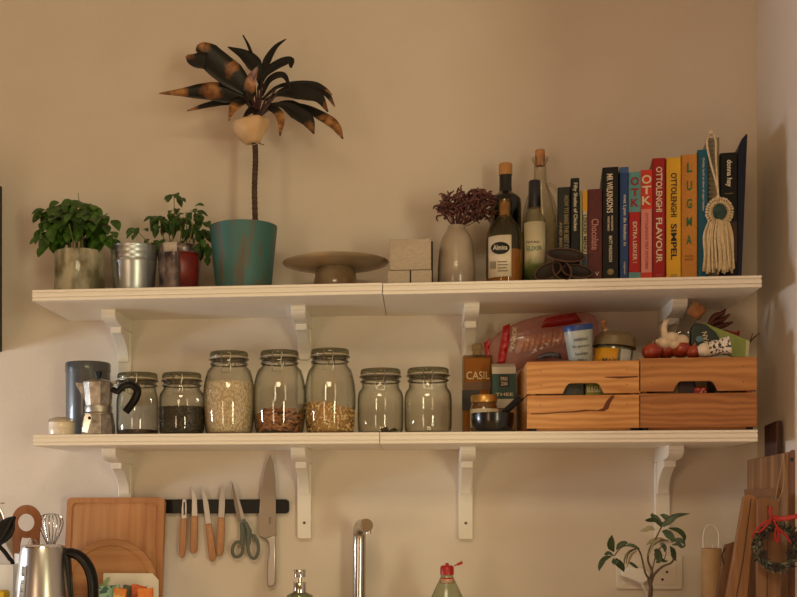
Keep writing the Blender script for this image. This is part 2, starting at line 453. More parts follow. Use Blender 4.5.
# --- second basil in plastic sleeve
f = Fr(179, -.14, ZUL)
o = thing('potted_basil', 'leggy basil in a torn plastic sleeve left of the turquoise pot', 'plant', f.loc)
sleeve = M('printed plastic sleeve', (150, 132, 128), .25, col2=(58, 44, 50), scale=28, stretch=(1, 1, .7), contrast=(.35, .6), bump=.6, bscale=60, coat=.5)
MB().lathe([(0, 0), (19 * f.m, 0), (20.5 * f.m, .02), (21.5 * f.m, f.z(262)), (22.5 * f.m, f.z(252)), (23.5 * f.m, f.z(248)), (22.5 * f.m, f.z(249)), (19 * f.m, f.z(256)), (0, f.z(258))], 28, wob=.08).build('sleeve', sleeve, o, smooth=180)
m = MB(); m.lathe([(21.6 * f.m, .002), (23 * f.m, f.z(266)), (23.6 * f.m, f.z(256))], 12, a0=-1.35, a1=-.35, cap=False)
lab = m.build('red_panel', M('red sleeve print', (124, 38, 30), .35, col2=(90, 26, 22), scale=30), o, solid=.0008); tag(lab, 'dark red printed panel')
m = MB(); m.lathe([(22.6 * f.m, f.z(256)), (24 * f.m, f.z(247))], 8, a0=-2.1, a1=-1.45, cap=False)
lab = m.build('torn_flap', M('pale flap', (196, 186, 178), .4), o, solid=.0008); tag(lab, 'pale torn flap')
MB().lathe([(0, f.z(257)), (20 * f.m, f.z(257))], 24, cap=False).build('soil', soil, o)
m = MB()
for (u0, v0, u1, v1, u2, v2, dy) in ((170, 257, 174, 225, 174, 194, 0), (166, 257, 163, 235, 159, 216, .01), (178, 257, 181, 232, 179, 212, -.02), (185, 257, 187, 235, 186, 212, .01), (190, 257, 196, 235, 200, 215, 0),
                                    (165, 257, 152, 246, 138, 232, -.02), (176, 257, 170, 240, 168, 225, .02), (192, 257, 203, 250, 208, 246, 0), (187, 257, 190, 240, 193, 222, -.03)):
    m.tube(catmull([f.pt(u0, v0, dy), f.pt(u1, v1, dy), f.pt(u2, v2, dy)], 4), [.0018, .001], 5)
m.build('stems', M('leggy stem', (120, 112, 62), .6), o)
foliage(f, [(174, 197, 6, 4, 6, .02), (158, 222, 6, 9, 9, .02), (168, 219, 8, 13, 16, .03), (179, 217, 9, 11, 20, .04), (192, 218, 9, 14, 22, .04), (200, 232, 8, 18, 24, .04), (206, 250, 5, 8, 8, .02), (139, 231, 6, 5, 6, .02), (152, 243, 6, 5, 8, .02), (163, 243, 7, 5, 9, .03), (188, 246, 10, 7, 12, .03)],
        'foliage', leaf_d, o, size=(8, 14), hw=4.2, seed=5)

# --- turquoise pot with the tall cane plant
f = Fr(243.5, -.15, ZUL)
o = thing('potted_cordyline', 'tall dark-leaved plant with browned tips in a turquoise pot', 'plant', f.loc)
teal = M('weathered turquoise', (60, 108, 106), .5, col2=(98, 82, 66), scale=34, stretch=(1.6, 1.6, .25), contrast=(.5, .66), bump=.3, bscale=50, detail=8)
T = f.z(227.5)
MB().lathe([(0, 0), (26.5 * f.m, 0), (27.2 * f.m, .004), (33.8 * f.m, T - .003), (34 * f.m, T), (32 * f.m, T), (31 * f.m, T - .02), (0, T - .02)], 56, cap=False).build('pot', teal, o)
MB().lathe([(0, T - .015), (31 * f.m, T - .015)], 32, cap=False).build('soil', soil, o)
m = MB(); pts = catmull([f.pt(255.5, 228), f.pt(254.5, 190), f.pt(255.5, 160), f.pt(255, 138), f.pt(256, 112)], 14)
m.tube(pts, [(2.6 + (.5 if i % 2 else 0)) * f.m for i in range(len(pts))], 10)
m.build('cane', M('ringed cane', (84, 62, 44), .7, col2=(48, 34, 26), scale=60, stretch=(.2, .2, 3)), o)
tipm = M('dried leaf tip', (158, 104, 58), .6, col2=(112, 66, 36), scale=60, bump=.3)
leafm = M('dark cordyline leaf', (17, 17, 12), .42, spec=.35, col2=(26, 24, 17), scale=30, stretch=(1, 1, 1))
def spotty(name, ctr, rad):
    """dark leaf with dried brown patches at the given local points"""
    m = bpy.data.materials.new(name); m.use_nodes = True; nt = m.node_tree; N = nt.nodes; L = nt.links; b = N['Principled BSDF']
    b.inputs['Roughness'].default_value = .42
    tc = N.new('ShaderNodeTexCoord'); ns = N.new('ShaderNodeTexNoise'); ns.inputs['Scale'].default_value = 45; ns.inputs['Detail'].default_value = 5
    L.new(tc.outputs['Object'], ns.inputs['Vector']); acc = None
    for c, r in zip(ctr, rad):
        d = N.new('ShaderNodeVectorMath'); d.operation = 'DISTANCE'; d.inputs[1].default_value = c; L.new(tc.outputs['Object'], d.inputs[0])
        w = N.new('ShaderNodeMath'); w.operation = 'MULTIPLY_ADD'; w.inputs[1].default_value = .05; L.new(ns.outputs['Fac'], w.inputs[0]); L.new(d.outputs['Value'], w.inputs[2])
        t = N.new('ShaderNodeMapRange'); t.inputs[1].default_value = r + .031; t.inputs[2].default_value = r + .020; L.new(w.outputs[0], t.inputs[0])
        if acc is None: acc = t.outputs[0]
        else:
            mx = N.new('ShaderNodeMath'); mx.operation = 'MAXIMUM'; L.new(acc, mx.inputs[0]); L.new(t.outputs[0], mx.inputs[1]); acc = mx.outputs[0]
    r1 = N.new('ShaderNodeValToRGB'); r1.color_ramp.elements[0].color = lin((112, 66, 34)); r1.color_ramp.elements[1].color = lin((196, 142, 84)); r1.color_ramp.elements[0].position = .4; r1.color_ramp.elements[1].position = .65
    L.new(ns.outputs['Fac'], r1.inputs[0])
    mc = N.new('ShaderNodeMix'); mc.data_type = 'RGBA'; mc.inputs[6].default_value = lin((17, 17, 12)); L.new(acc, mc.inputs[0]); L.new(r1.outputs[0], mc.inputs[7])
    L.new(mc.outputs[2], b.inputs['Base Color']); return m
leaves = [  # pixel path, half widths, depth offset at tip, brown spots (u, v, radius px)
    ([(253, 97), (238, 82), (218, 66), (203, 52), (196, 48)], [3, 9, 14, 14, 13, 8, 3], -.03, [(203, 44, 7), (189, 58, 9), (232, 66, 7)], 'fold'),
    ([(250, 102), (232, 96), (212, 93), (188, 93), (159, 93.5)], [3, 7, 11, 10.5, 8, 4, .5], -.05, [(213, 88, 9), (178, 93, 10), (162, 94, 8)], ''),
    ([(240, 103), (222, 103), (205, 106), (187, 111)], [1, 3.4, 3.6, 2.6, .5], .02, [(192, 109, 6)], ''),
    ([(246, 98), (238, 104), (232, 112), (229, 121)], [3, 7, 5.5, 2.5, .5], -.06, [(232, 113, 14)], ''),
    ([(262, 88), (256, 68), (245, 56), (228, 47)], [2, 4, 8, 7, 4, .6], .0, [], ''),
    ([(254, 62), (249, 47), (243, 35)], [1.8, 1.5, .6], .03, [], ''),
    ([(260, 84), (266, 64), (275, 48), (286, 39)], [1.6, 3.4, 4.2, 3, 1.8, .5], .02, [], ''),
    ([(258, 90), (266, 74), (278, 65), (290, 61), (291, 68)], [1.6, 2.6, 5, 5, 4, 1], -.02, [], ''),
    ([(262, 96), (268, 82), (277, 76), (285, 77), (290, 88)], [1.2, 2.6, 3.6, 4.2, 3.6, 2, .6], -.05, [], ''),
    ([(262, 100), (276, 88), (292, 84), (312, 84), (325, 89), (332, 95)], [1.2, 1.8, 2.3, 2.8, 2.8, 1.6, .5], -.02, [(330, 93, 5)], ''),
    ([(264, 101), (282, 93), (300, 93), (318, 98), (328, 112)], [1.4, 2.2, 7, 9, 8, 4, .6], -.06, [(327, 108, 5)], ''),
    ([(300, 90), (318, 89), (328, 96), (335, 107)], [1, 3, 3.2, 2.4, .5], .01, [(334, 105, 5)], ''),
    ([(262, 106), (284, 105), (298, 113), (308, 122), (314, 134)], [1.6, 2.4, 7, 9, 8, 5, .6], -.07, [(313, 130, 7), (276, 101, 6)], ''),
    ([(284, 103), (304, 108), (322, 117), (335, 126), (343, 139)], [1.4, 3, 4.4, 5.2, 5.4, 4, .6], -.03, [(330, 121, 7), (339, 131, 9), (322, 117, 4)], ''),
    ([(266, 108), (276, 111), (281, 120), (280, 136)], [1.2, 4, 4.5, 3.6, .5], -.08, [(280, 122, 16)], ''),
    ([(250, 104), (250, 88), (254, 76), (259, 65)], [2, 6, 6.5, 4, .6], -.06, [(252, 82, 12), (257, 68, 7)], ''),
    ([(256, 108), (246, 96), (236, 92), (222, 92)], [1.5, 4, 6, 6, 3], .03, [], ''),
    ([(258, 108), (250, 112), (243, 118)], [2, 5, 3, .6], -.05, [], ''),
]
for i, (path, hw, dy, spots, flag) in enumerate(leaves):
    n = len(path) - 1
    pts = [f.pt(u, v, dy * k / n) for k, (u, v) in enumerate(path)]
    m = MB(); m.leaf(pts, [h * f.m for h in hw], (0, -1, .25), fold=.28, k=6)
    if flag:  # the folded-over end of the big leaf
        m.leaf([f.pt(206, 62, dy - .012), f.pt(194, 60, dy - .012), f.pt(186.5, 56, dy - .008)], [9 * f.m, 9 * f.m, 6 * f.m, 1.5 * f.m], (.2, -1, .2), fold=.2, k=4)
    mt = spotty('dark leaf with dried patches %d' % i, [f.pt(a, b, dy * .7) for a, b, _ in spots], [r * f.m for _, _, r in spots]) if spots else leafm
    m.build('leaf', mt, o, smooth=180, solid=.0008)
m = MB()
for (u, v) in ((250, 92), (262, 92), (266, 98), (270, 104), (244, 96), (258, 86), (247, 104), (268, 110), (262, 80), (254, 80), (275, 90), (278, 92)):
    m.tube([f.pt(256, 118), f.pt((256 + u) / 2 + 1, (118 + v) / 2, -.01), f.pt(u, v, -.01)], [.003, .0022], 6)
m.build('petioles', M('reddish petiole', (56, 28, 26), .45), o)
m = MB(); m.x = Matrix.Translation(f.pt(251, 130, -.02)) @ Matrix.Rotation(-.18, 4, 'Y')
g = f.m
m.lathe([(3 * g, -14 * g), (8 * g, -12 * g), (13 * g, -5 * g), (17.5 * g, 1 * g), (18.5 * g, 6 * g), (17 * g, 8 * g), (13 * g, 6.5 * g), (9 * g, 9 * g), (4 * g, 6.5 * g)], 28, wob=.16, cap=False)
lab = m.build('wrap', M('cream wrap', (222, 190, 148), .55, col2=(206, 168, 124), scale=20, bump=.4), o, smooth=180, solid=.0015)
tag(lab, 'cream crumpled wrap around the top of the cane')
m = MB(); m.leaf([f.pt(246, 145, -.005), f.pt(255, 143, -.006), f.pt(264, 145, -.005)], [.8 * g, 1.6 * g, .6 * g], (0, -.5, 1), k=4)
m.build('leaf_scar', M('ringed scar', (70, 44, 30), .7), o, solid=.001)

# --- cake stand
f = Fr(335.5, -.15, ZUL)
o = thing('cake_stand', 'flat stoneware cake stand on a bulbous foot', 'cake stand', f.loc)
stone = M('brown stoneware glaze', (180, 152, 116), .3, col2=(152, 134, 108), scale=9, contrast=(.4, .6), coat=.3, bump=.05)
foot = M('olive stoneware foot', (148, 134, 110), .22, col2=(112, 84, 50), scale=12, coat=.5)
zr = f.z(264.3); g = f.m
MB().lathe([(0, zr - .008), (15 * g, zr - .009), (30 * g, zr - .007), (45 * g, zr - .003), (52.5 * g, zr + .001), (53 * g, zr + .003), (52 * g, zr + .004), (30 * g, zr + .001), (0, zr)], 64, cap=False).build('plate', stone, o, smooth=50)
MB().lathe([(0, 0), (21.5 * g, 0), (22.5 * g, .004), (22 * g, zr * .4), (20 * g, zr * .75), (17.5 * g, zr - .009), (0, zr - .009)], 40, cap=False).build('foot', foot, o)

# --- linen-covered block box
f = Fr(410.5, -.20, ZUR); g = f.m
o = thing('linen_box', 'pale grey fabric-covered box between the cake stand and the vase', 'box', f.loc)
linen = M('grey linen', (192, 178, 160), .85, col2=(180, 164, 146), scale=120, stretch=(1, 1, 3), bump=.5)
dk = M('slit shade', (52, 42, 34), .8)  # dark core colour paints in the shade of the slits between blocks
za, zb = f.z(273), f.z(242)
MB().box(-20.3 * g, 20.3 * g, -.03, .06, za + .001, zb).build('main_panel', linen, o, bevel=.0015)
MB().box(-22.5 * g, -.6 * g, -.035, .06, 0, za - .001).build('lower_block', linen, o, bevel=.0015)
MB().box(.6 * g, 20.8 * g, -.035, .06, 0, za - .001).build('lower_block', linen, o, bevel=.0015)
MB().box(-19 * g, 22.3 * g, -.02, .062, .0005, zb - .004).build('core', dk, o, bevel=.001)

# --- vase and dried bouquet
f = Fr(456.5, -.17, ZUR); g = f.m
o = thing('stoneware_vase', 'grey bottle-shaped stoneware vase holding dried flowers', 'vase', f.loc)
vm = M('grey vase glaze', (172, 156, 138), .3, col2=(150, 134, 118), scale=6, contrast=(.45, .55), coat=.3)
Tv = f.z(226)
MB().lathe([(0, 0), (17.8 * g, 0), (18.8 * g, .004)] + f.prof([(268, 18.5), (258, 17.8), (248, 16.8), (241, 15.5), (236, 13.6), (232, 10.8), (229.5, 9.2), (227, 8.6)]) + [(8.6 * g, Tv), (7 * g, Tv), (7 * g, Tv - .01), (13 * g, Tv - .04), (15 * g, .01), (0, .01)], 48, cap=False).build('body', vm, o)
m = MB(); rnd = random.Random(8); b0 = f.pt(457, 228)
for i in range(330):
    a = rnd.uniform(0, 2 * PI); el = rnd.uniform(0, 1) ** .5
    d = Vector((math.cos(a), math.sin(a) * .75, 0)); tip = f.pt(466, 207.5) + Vector((d.x * 27 * g * el, d.y * 24 * g * el, rnd.uniform(-10, 14.5 - 5 * el) * g))
    if tip.z < f.z(217): tip.x *= .75
    pts = [b0 + d * .005, (b0 + tip) / 2 + Vector((0, 0, -.004))]
    if i < 46: m.tube(pts + [tip], .0009, 4)
    q = tip.copy(); dr = (tip - b0).normalized(); c = []
    for k in range(5):
        c.append(q.copy()); dr = (dr * .8 + Vector((rnd.uniform(-1, 1), rnd.uniform(-1, 1), rnd.uniform(-.9, .8)))).normalized(); q = q + dr * 2.5 * g
    m.tube(catmull(c, 3), [.8 * g, 1.1 * g, .6 * g], 5)
fl = m.build('dried_bouquet', M('dried maroon flowers', (122, 74, 66), .75, col2=(62, 32, 32), scale=90), None, smooth=180)
fl.location = f.loc; tag(fl, 'bunch of dried curly maroon flowers standing in the grey vase', 'dried flowers')

# --- tall dark bottle
f = Fr(505.5, -.09, ZUR); g = f.m
o = thing('dark_bottle', 'tall nearly black bottle with a tan cap at the back', 'bottle', f.loc)
MB().lathe([(0, 0), (15 * g, 0), (15.6 * g, .004)] + f.prof([(206, 15.6), (200, 15.2), (196.5, 12.5), (194, 8.5), (192, 6.6), (186, 6.2), (174, 6.2)]), 40).build('body', M('black glass', (10, 8, 7), .14, coat=.25), o)
MB().lathe(f.prof([(175.5, 6.8), (164.8, 6.8), (164, 6.3)]), 32).build('cap', M('tan cap', (188, 134, 74), .4), o)

# --- olive oil bottle with white label
f = Fr(504.5, -.20, ZUR); g = f.m
o = thing('oil_bottle', 'corked oil bottle with an oval-crested white label, in front', 'bottle', f.loc)
og = thin_glass('oil bottle glass', (216, 208, 172), (96, 88, 58), body=.08, bodycol=(150, 138, 96))
MB().lathe([(0, 0), (17.6 * g, 0), (18.3 * g, .004)] + f.prof([(240, 18.3), (234, 17.6), (228, 15.3), (222.5, 11), (218.5, 7.6), (215, 6.5), (203, 6.5)]) + [(7.3 * g, f.z(202)), (7.3 * g, f.z(200.5)), (5.6 * g, f.z(200.5)), (5.6 * g, f.z(203))], 40, cap=False).build('body', og, o)
MB().lathe([(0, .003), (17.4 * g, .003), (17.5 * g, f.z(252)), (0, f.z(252))], 36, cap=False).build('oil', M('amber oil', (200, 126, 28), .15, coat=.5), o)
MB().lathe(f.prof([(216, 4.8), (201, 5.4), (200.5, 5.2)]), 24).build('cork', M('cork', (200, 142, 92), .8, col2=(172, 114, 68), scale=80, bump=.3), o)
R = 18.6 * g
def arc_label(o, R, u0, u1, z0, z1, mat, name='label', n=14):
    a = lambda q: -PI / 2 + math.asin(max(-.98, min(.98, q * g / R)))
    return MB().lathe([(R, z0), (R, z1)], n, a0=a(u0), a1=a(u1), cap=False).build(name, mat, o, smooth=180, solid=.0004)
paper = M('label paper', (226, 214, 190), .6, col2=(214, 200, 174), scale=50)
ink = M('dark ink', (28, 26, 24), .6)
L_ = arc_label(o, R, -16.5, 5.5, f.z(280), f.z(239), paper); tag(L_, 'white paper label')
yl = -R * 1.0
m = MB(); m.x = Matrix.Translation((-5.5 * g, -R - .0002, f.z(252))) @ Matrix.Rotation(PI / 2, 4, 'X')
m.lathe([(0, .0009), (1, .0009)], 32, sx=9.2 * g, sy=6 * g, cap=False)
m.build('oval_crest', ink, o, solid=.0006)
m = MB()
for i in range(7): m.box((-15 + i * .8) * g, (-15 + i * .8 + .4) * g, -R * .88 - .0004, -R * .88, f.z(272), f.z(264.5))
m.build('barcode', M('grey print', (90, 84, 76), .6), L_)
m = MB()
for r_ in range(4): m.box(-8 * g, (1 + r_ % 2) * g, -R - .0012, -R - .0006, f.z(266 + r_ * 3), f.z(265.2 + r_ * 3))
m.build('small_print', MATS['grey print'], L_)
lettering(L_, [('Almina', (-12.5 * g, -R - .0022, f.z(254)), (14 * g, 0, 0), (0, 0, 5 * g))], M('crest lettering', (214, 204, 184), .5))

# --- clear swing carafe behind
f = Fr(540, -.08, ZUR); g = f.m
o = thing('glass_carafe', 'clear corked glass carafe with a side handle, behind the others', 'carafe', f.loc)
MB().lathe([(0, 0), (16 * g, 0), (17.3 * g, .006)] + f.prof([(222, 17.3), (208, 16), (198, 13), (190, 9), (184, 6.6), (170, 5.9), (164, 6.1), (161, 8), (158, 8.4)]) + [(7.2 * g, f.z(158)), (5.2 * g, f.z(166)), (5.2 * g, f.z(182)), (11 * g, f.z(198)), (16.2 * g, f.z(224)), (16 * g, .008), (0, .008)], 40, cap=False).build('body', bclear, o)
MB().lathe(f.prof([(166, 4.6), (157.5, 5.2), (150.8, 4.8), (150, 4.2)]), 24).build('stopper', MATS['cork'], o)
MB().tube(catmull([f.pt(546, 184, -.005), f.pt(553, 186, -.005), f.pt(558, 194, -.005), f.pt(558.5, 208, -.005), f.pt(555, 222, -.005)], 5), 1.5 * g, 8).build('handle', bclear, o)

# --- bottle with dark blue cap and green label
f = Fr(534.5, -.19, ZUR); g = f.m
o = thing('labelled_bottle', 'slim bottle with midnight-blue cap and a cream and green label', 'bottle', f.loc)
MB().lathe([(0, 0), (11 * g, 0), (11.6 * g, .003)] + f.prof([(228, 11.6), (222, 11), (216, 8.6), (211, 6.2), (207, 5.6)]), 32).build('body', thin_glass('pale bottle glass', (236, 236, 222), (130, 128, 110), body=.14, bodycol=(170, 160, 130)), o)
MB().lathe(f.prof([(207.5, 6.2), (182.5, 5.9), (181, 5.4)]), 28).build('cap', M('midnight blue cap', (11, 14, 26), .35, coat=.2), o)
R = 11.8 * g
gl = M('green label art', (210, 198, 166), .5)
nt = gl.node_tree; tc = nt.nodes.new('ShaderNodeTexCoord'); sp = nt.nodes.new('ShaderNodeSeparateXYZ'); ns = nt.nodes.new('ShaderNodeTexNoise'); ns.inputs['Scale'].default_value = 60
nt.links.new(tc.outputs['Object'], sp.inputs[0]); nt.links.new(tc.outputs['Object'], ns.inputs['Vector'])
ma = nt.nodes.new('ShaderNodeMath'); ma.operation = 'MULTIPLY_ADD'; ma.inputs[1].default_value = .04; nt.links.new(ns.outputs['Fac'], ma.inputs[0]); nt.links.new(sp.outputs[2], ma.inputs[2])
rp = nt.nodes.new('ShaderNodeValToRGB'); e = rp.color_ramp.elements
e[0].position = .035; e[0].color = lin((44, 62, 26)); e[1].position = .085; e[1].color = lin((206, 196, 166)); x = e.new(.062); x.color = lin((96, 112, 56))
nt.links.new(ma.outputs[0], rp.inputs[0]); nt.links.new(rp.outputs[0], nt.nodes['Principled BSDF'].inputs['Base Color'])
L_ = arc_label(o, R, -10.8, 10.8, f.z(282), f.z(224), gl); tag(L_, 'cream label with green plants along the bottom')
lettering(L_, [('ELIXIR', (-9 * g, -R * .97 - .001, f.z(253)), (15 * g, 0, 0), (0, 0, 4.5 * g))], M('green lettering', (64, 120, 88), .5))
lettering(L_, [('NATURAL', (-9 * g, -R * .97 - .001, f.z(245.5)), (13 * g, 0, 0), (0, 0, 2 * g))], ink)

# --- dried seed pods
podm = M('dried pod', (46, 30, 22), .6, col2=(22, 14, 11), scale=30, bump=.4)
podr = M('pod rim', (82, 58, 44), .6)
def pod(u, v, rx, rz, ang, Y, label):
    rx, rz = rx * 1.25, rz * 1.25
    f = Fr(u, Y, ZUR); g = f.m
    o = thing('seed_pod', label, 'seed pod', f.loc, 'dried seed pods')
    c = f.pt(u, v); m = MB(); m.x = Matrix.Translation(c) @ Matrix.Rotation(ang, 4, 'Y') @ Matrix.Rotation(1.0, 4, 'X')
    pr = [(0, -1)] + [(math.cos(a), math.sin(a)) for a in [-PI / 2 + i * PI / 16 for i in range(1, 9)]]
    m.lathe([(max(r, 0), z * .55) for r, z in pr], 28, cap=False, wob=0)
    for vtx in m.bm.verts: pass
    X = m.x; inv = X.inverted()
    for vtx in m.bm.verts:
        q = inv @ vtx.co; vtx.co = X @ Vector((q.x * rx * g, q.y * rz * g, q.z * rz * g))
    m.build('shell', podm, o, smooth=180, solid=.0015)
    ring = [X @ Vector((math.cos(a) * rx * g, math.sin(a) * rz * g, 0)) for a in [i * 2 * PI / 28 for i in range(28)]]
    MB().tube(ring, .9 * g, 6, closed=True).build('lip', podr, o)
pod(566, 255, 15, 7, .12, -.258, 'open dried brown seed pod lying on top of the others')
pod(562, 270, 6.5, 11.5, -.35, -.270, 'dried brown seed pod standing on edge in front')
pod(548, 271, 11, 8, -.5, -.258, 'dark dried seed pod at the left beside the green-labelled bottle')
pod(577, 271, 12, 7, .15, -.262, 'dried brown seed pod at the right against the maroon book')

# --- books
pages = M('book pages', (214, 200, 172), .8, col2=(196, 180, 150), scale=200, stretch=(6, .2, .2))
BY = -.232
def book(u0, u1, v, spine, label, depth=.14, lean=0, zones=(), texts=(), board=None, dY=0, open_pages=True):
    """hard-cover book standing on the shelf, spine towards the room"""
    Y = BY + dY
    f = Fr((u0 + u1) / 2, Y, ZUR); g = f.m; w = (u1 - u0) * g; h = f.z(v); H = w / 2 - .0004
    o = thing('book', label, 'book', f.loc, 'books in a row on the upper shelf', rot=(0, lean, -.11))
    m = MB(); bt = min(.0025, w * .18)
    m.box(-H, H, 0, bt, 0, h); m.box(-H, -H + bt, 0, depth, 0, h); m.box(H - bt, H, 0, depth, 0, h)
    cov = m.build('cover', spine, o, bevel=.0008)
    MB().box(-H + bt, H - bt, bt, depth - .004, .003, h - .003).build('pages', pages, o, smooth=0)
    for (va, vb, mat, nm) in zones:
        MB().box(-H - .0002, H + .0002, -.0006, .0005, f.z(vb), f.z(va)).build(nm, mat, o, smooth=0)
    return o, f, g, w, h
def down(f, u, v0, v1, hpx, body):
    """text running down the spine, letter tops to the right"""
    return (body, (f.pt(u - hpx / 2, v0).x, -.0012, f.z(v0)), (0, 0, f.z(v1) - f.z(v0)), (hpx * f.m, 0, 0))
def flat(f, u, v, wpx, hpx, body):
    return (body, (f.pt(u - wpx / 2, v).x, -.0012, f.z(v)), (wpx * f.m, 0, 0), (0, 0, hpx * f.m))
def cm(name, c, r=.45): return M(name, c, r, spec=.22)
cream = cm('cream lettering', (224, 208, 180)); gold = cm('grey gold lettering', (150, 132, 96))
# how to bake
o, f, *_ = book(557.5, 570.3, 187, cm('slate cover', (32, 34, 30)), 'dark slate baking book with pale title, leftmost in the row', depth=.09)
lettering(o, [down(f, 566.3, 196, 262, 4.2, 'HOW TO BAKE THE BEST COOKIES'), down(f, 560.8, 222, 262, 2.6, 'AND BISCUITS')], gold)
o, f, *_ = book(570.6, 579.4, 178, cm('black teal cover', (9, 15, 17)), 'slim near-black book with white title, second from the left', depth=.13)
lettering(o, [down(f, 575, 183, 231, 4.6, 'Fifty Shades of Chicken')], cream)
book(579.7, 582.3, 191, cm('pale green cover', (140, 150, 116)), 'very thin pale green booklet beside the slim near-black book', depth=.17)
o, f, *_ = book(582.5, 587.4, 190.5, cm('white cover', (196, 182, 150)), 'thin white book with a yellow top band, left of the maroon one',
    zones=[(190.5, 211, cm('yellow band', (206, 150, 40)), 'yellow_band'), (254, 277, cm('blue grey band', (72, 88, 104)), 'blue_band')])
lettering(o, [down(f, 585, 215, 252, 3.4, 'LEKKER MENU')], ink)
o, f, *_ = book(587.6, 602.2, 189, M('maroon cloth', (92, 26, 30), .6, col2=(78, 22, 26), scale=120, bump=.2), 'maroon cloth book with a handwritten-style title')
lettering(o, [down(f, 595, 219, 250, 7, 'Chocolate')], M('faded pink lettering', (190, 130, 120), .5))
lettering(o, [flat(f, 597, 276, 4, 4, 'V')], cream)
o, f, *_ = book(602.5, 618.4, 167, cm('black cover', (9, 7, 8)), 'thick black book with bold white title between maroon and blue')
lettering(o, [down(f, 609.8, 174, 213, 6.2, "MR WILKINSON'S"), down(f, 610.5, 236, 262, 3.2, 'MATT WILKINSON'), down(f, 612, 216, 231, 1.8, 'FAVOURITE'), down(f, 608.5, 216, 231, 1.8, 'VEGETABLES')], cream, 'title_lettering')
m = MB(); m.x = Matrix.Translation((0, -.001, f.z(272))) @ Matrix.Rotation(PI / 2, 4, 'X'); m.lathe([(0, .0002), (3.2 * f.m, .0002)], 20, cap=False); m.build('round_emblem', gold, o, solid=.0003)
o, f, *_ = book(619.6, 628.6, 167, cm('blue cover', (38, 70, 126)), 'slim blue book with small white title, right of the thick black one',
    zones=[(167.5, 173, cm('light blue band', (62, 96, 150)), 'top_band')])
lettering(o, [down(f, 624.5, 195, 246, 3.8, 'met Lynn de keuken in'), down(f, 624.5, 262, 275, 2.2, 'uitgever')], cream)
otk_red = cm('red cover', (176, 32, 34)); otk_t = cm('teal zone', (92, 150, 152)); otk_o = cm('orange red zone', (206, 62, 40)); pinkz = cm('pink zone', (222, 142, 134))
o, f, *_ = book(628.8, 640.4, 172, otk_red, 'red book with a teal top and stacked dark red letters', zones=[(172, 212, otk_t, 'teal_top'), (272.5, 280, otk_t, 'teal_foot')])
lettering(o, [flat(f, 634.7, 185.5, 8, 8.2, 'O'), flat(f, 634.7, 196.5, 7.5, 8, 'T'), flat(f, 634.7, 206.8, 7.5, 8, 'K')], cm('otk red lettering', (150, 26, 36)), 'stacked_lettering')
lettering(o, [down(f, 634.8, 222, 263, 4, 'EXTRA LEKKER !')], cream)
o, f, *_ = book(640.6, 652.2, 170, pinkz, 'pink book with an orange-red top and stacked white letters', zones=[(170, 209, otk_o, 'red_top'), (272.5, 280, otk_o, 'red_foot')])
lettering(o, [flat(f, 646.4, 184, 9.4, 8.8, 'O'), flat(f, 646.4, 194.5, 8.8, 8.4, 'T'), flat(f, 646.4, 205, 8.8, 8.6, 'K')], cream, 'stacked_lettering')
lettering(o, [down(f, 646.6, 213, 269, 2.8, 'OTTOLENGHI TEST KITCHEN')], cm('brick lettering', (160, 50, 50)))
o, f, *_ = book(652.4, 665.2, 158, cm('scarlet cover', (160, 22, 28)), 'tall scarlet book with a long white title')
lettering(o, [down(f, 659, 167, 212, 6, 'OTTOLENGHI'), down(f, 659, 218, 263, 6, 'FLAVOUR')], cream, 'title_lettering')
lettering(o, [flat(f, 659, 278, 6, 4, 'SQ')], cm('dull red lettering', (196, 90, 80)), 'publisher_mark')
o, f, *_ = book(666, 681, 157.5, cm('yellow cover', (226, 174, 48)), 'tall yellow book with a long black title')
lettering(o, [down(f, 673.7, 173, 217, 5.6, 'OTTOLENGHI'), down(f, 673.7, 224, 260, 5.6, 'SIMPEL')], ink, 'title_lettering')
lettering(o, [flat(f, 673.7, 278, 6, 4, 'SQ')], gold, 'publisher_mark')
o, f, *_ = book(681.3, 697.2, 154.5, M('orange cloth', (204, 140, 58), .7, col2=(192, 128, 50), scale=160, bump=.15), 'tall orange cloth book with spaced green letters')
gr = cm('green lettering spaced', (46, 112, 66))
lettering(o, [flat(f, 689.5 - k * .15, 172.5 + k * 18, 5.2, 9.5, c) for k, c in enumerate('LUGMA')], gr, 'title_lettering')
lettering(o, [flat(f, 689, 257, 8, 2, 'NOOR'), flat(f, 689, 260.5, 8, 2, 'MURAD')], cm('brown lettering', (140, 88, 40)))
o, f, *_ = book(697.6, 708.2, 149.5, cm('petrol blue cover', (30, 96, 126)), 'petrol-blue book with tiny white title beside the orange one')
lettering(o, [down(f, 703.2, 158, 211, 2.6, 'Ontbijt, lunch en diner uit eigen keuken')], cream)
# spiral-bound notebook
f = Fr(714, BY, ZUR); g = f.m; h = f.z(136)
o = thing('spiral_notebook', 'tall pale grey spiral-bound notebook behind the knotted tassel', 'notebook', f.loc, None, (0, 0, -.11))
MB().box(-5.8 * g, 5.8 * g, .012, .15, 0, h).build('paper_block', M('grey paper', (150, 138, 114), .8, col2=(136, 124, 102), scale=200, stretch=(8, .2, .2)), o, bevel=.001)
m = MB()
for k in range(26):
    z = h - .008 - k * .0095
    if z > .01: m.tube([Vector((-2.6 * g + 2.2 * g * math.cos(a) , .012 - .007 * math.sin(a), z)) for a in [j * PI / 6 for j in range(7)]], .0009, 5)
m.build('spiral_binding', dsteel, o)
o, f, *_ = book(720.6, 737.2, 152.5, cm('soft black cover', (12, 10, 11)), 'wide black book with white lower-case title, right of the tassel')
lettering(o, [down(f, 728.6, 160, 187, 6.4, 'donna hay')], cream, 'title_lettering')
lettering(o, [flat(f, 728.6, 194.5, 8, 1.6, 'simple')], gold)
MB().box(-.016, .016, -.0008, .0004, f.z(262), f.z(222)).build('spine_photo', cm('brown spine photo', (70, 48, 36)), o, smooth=0)
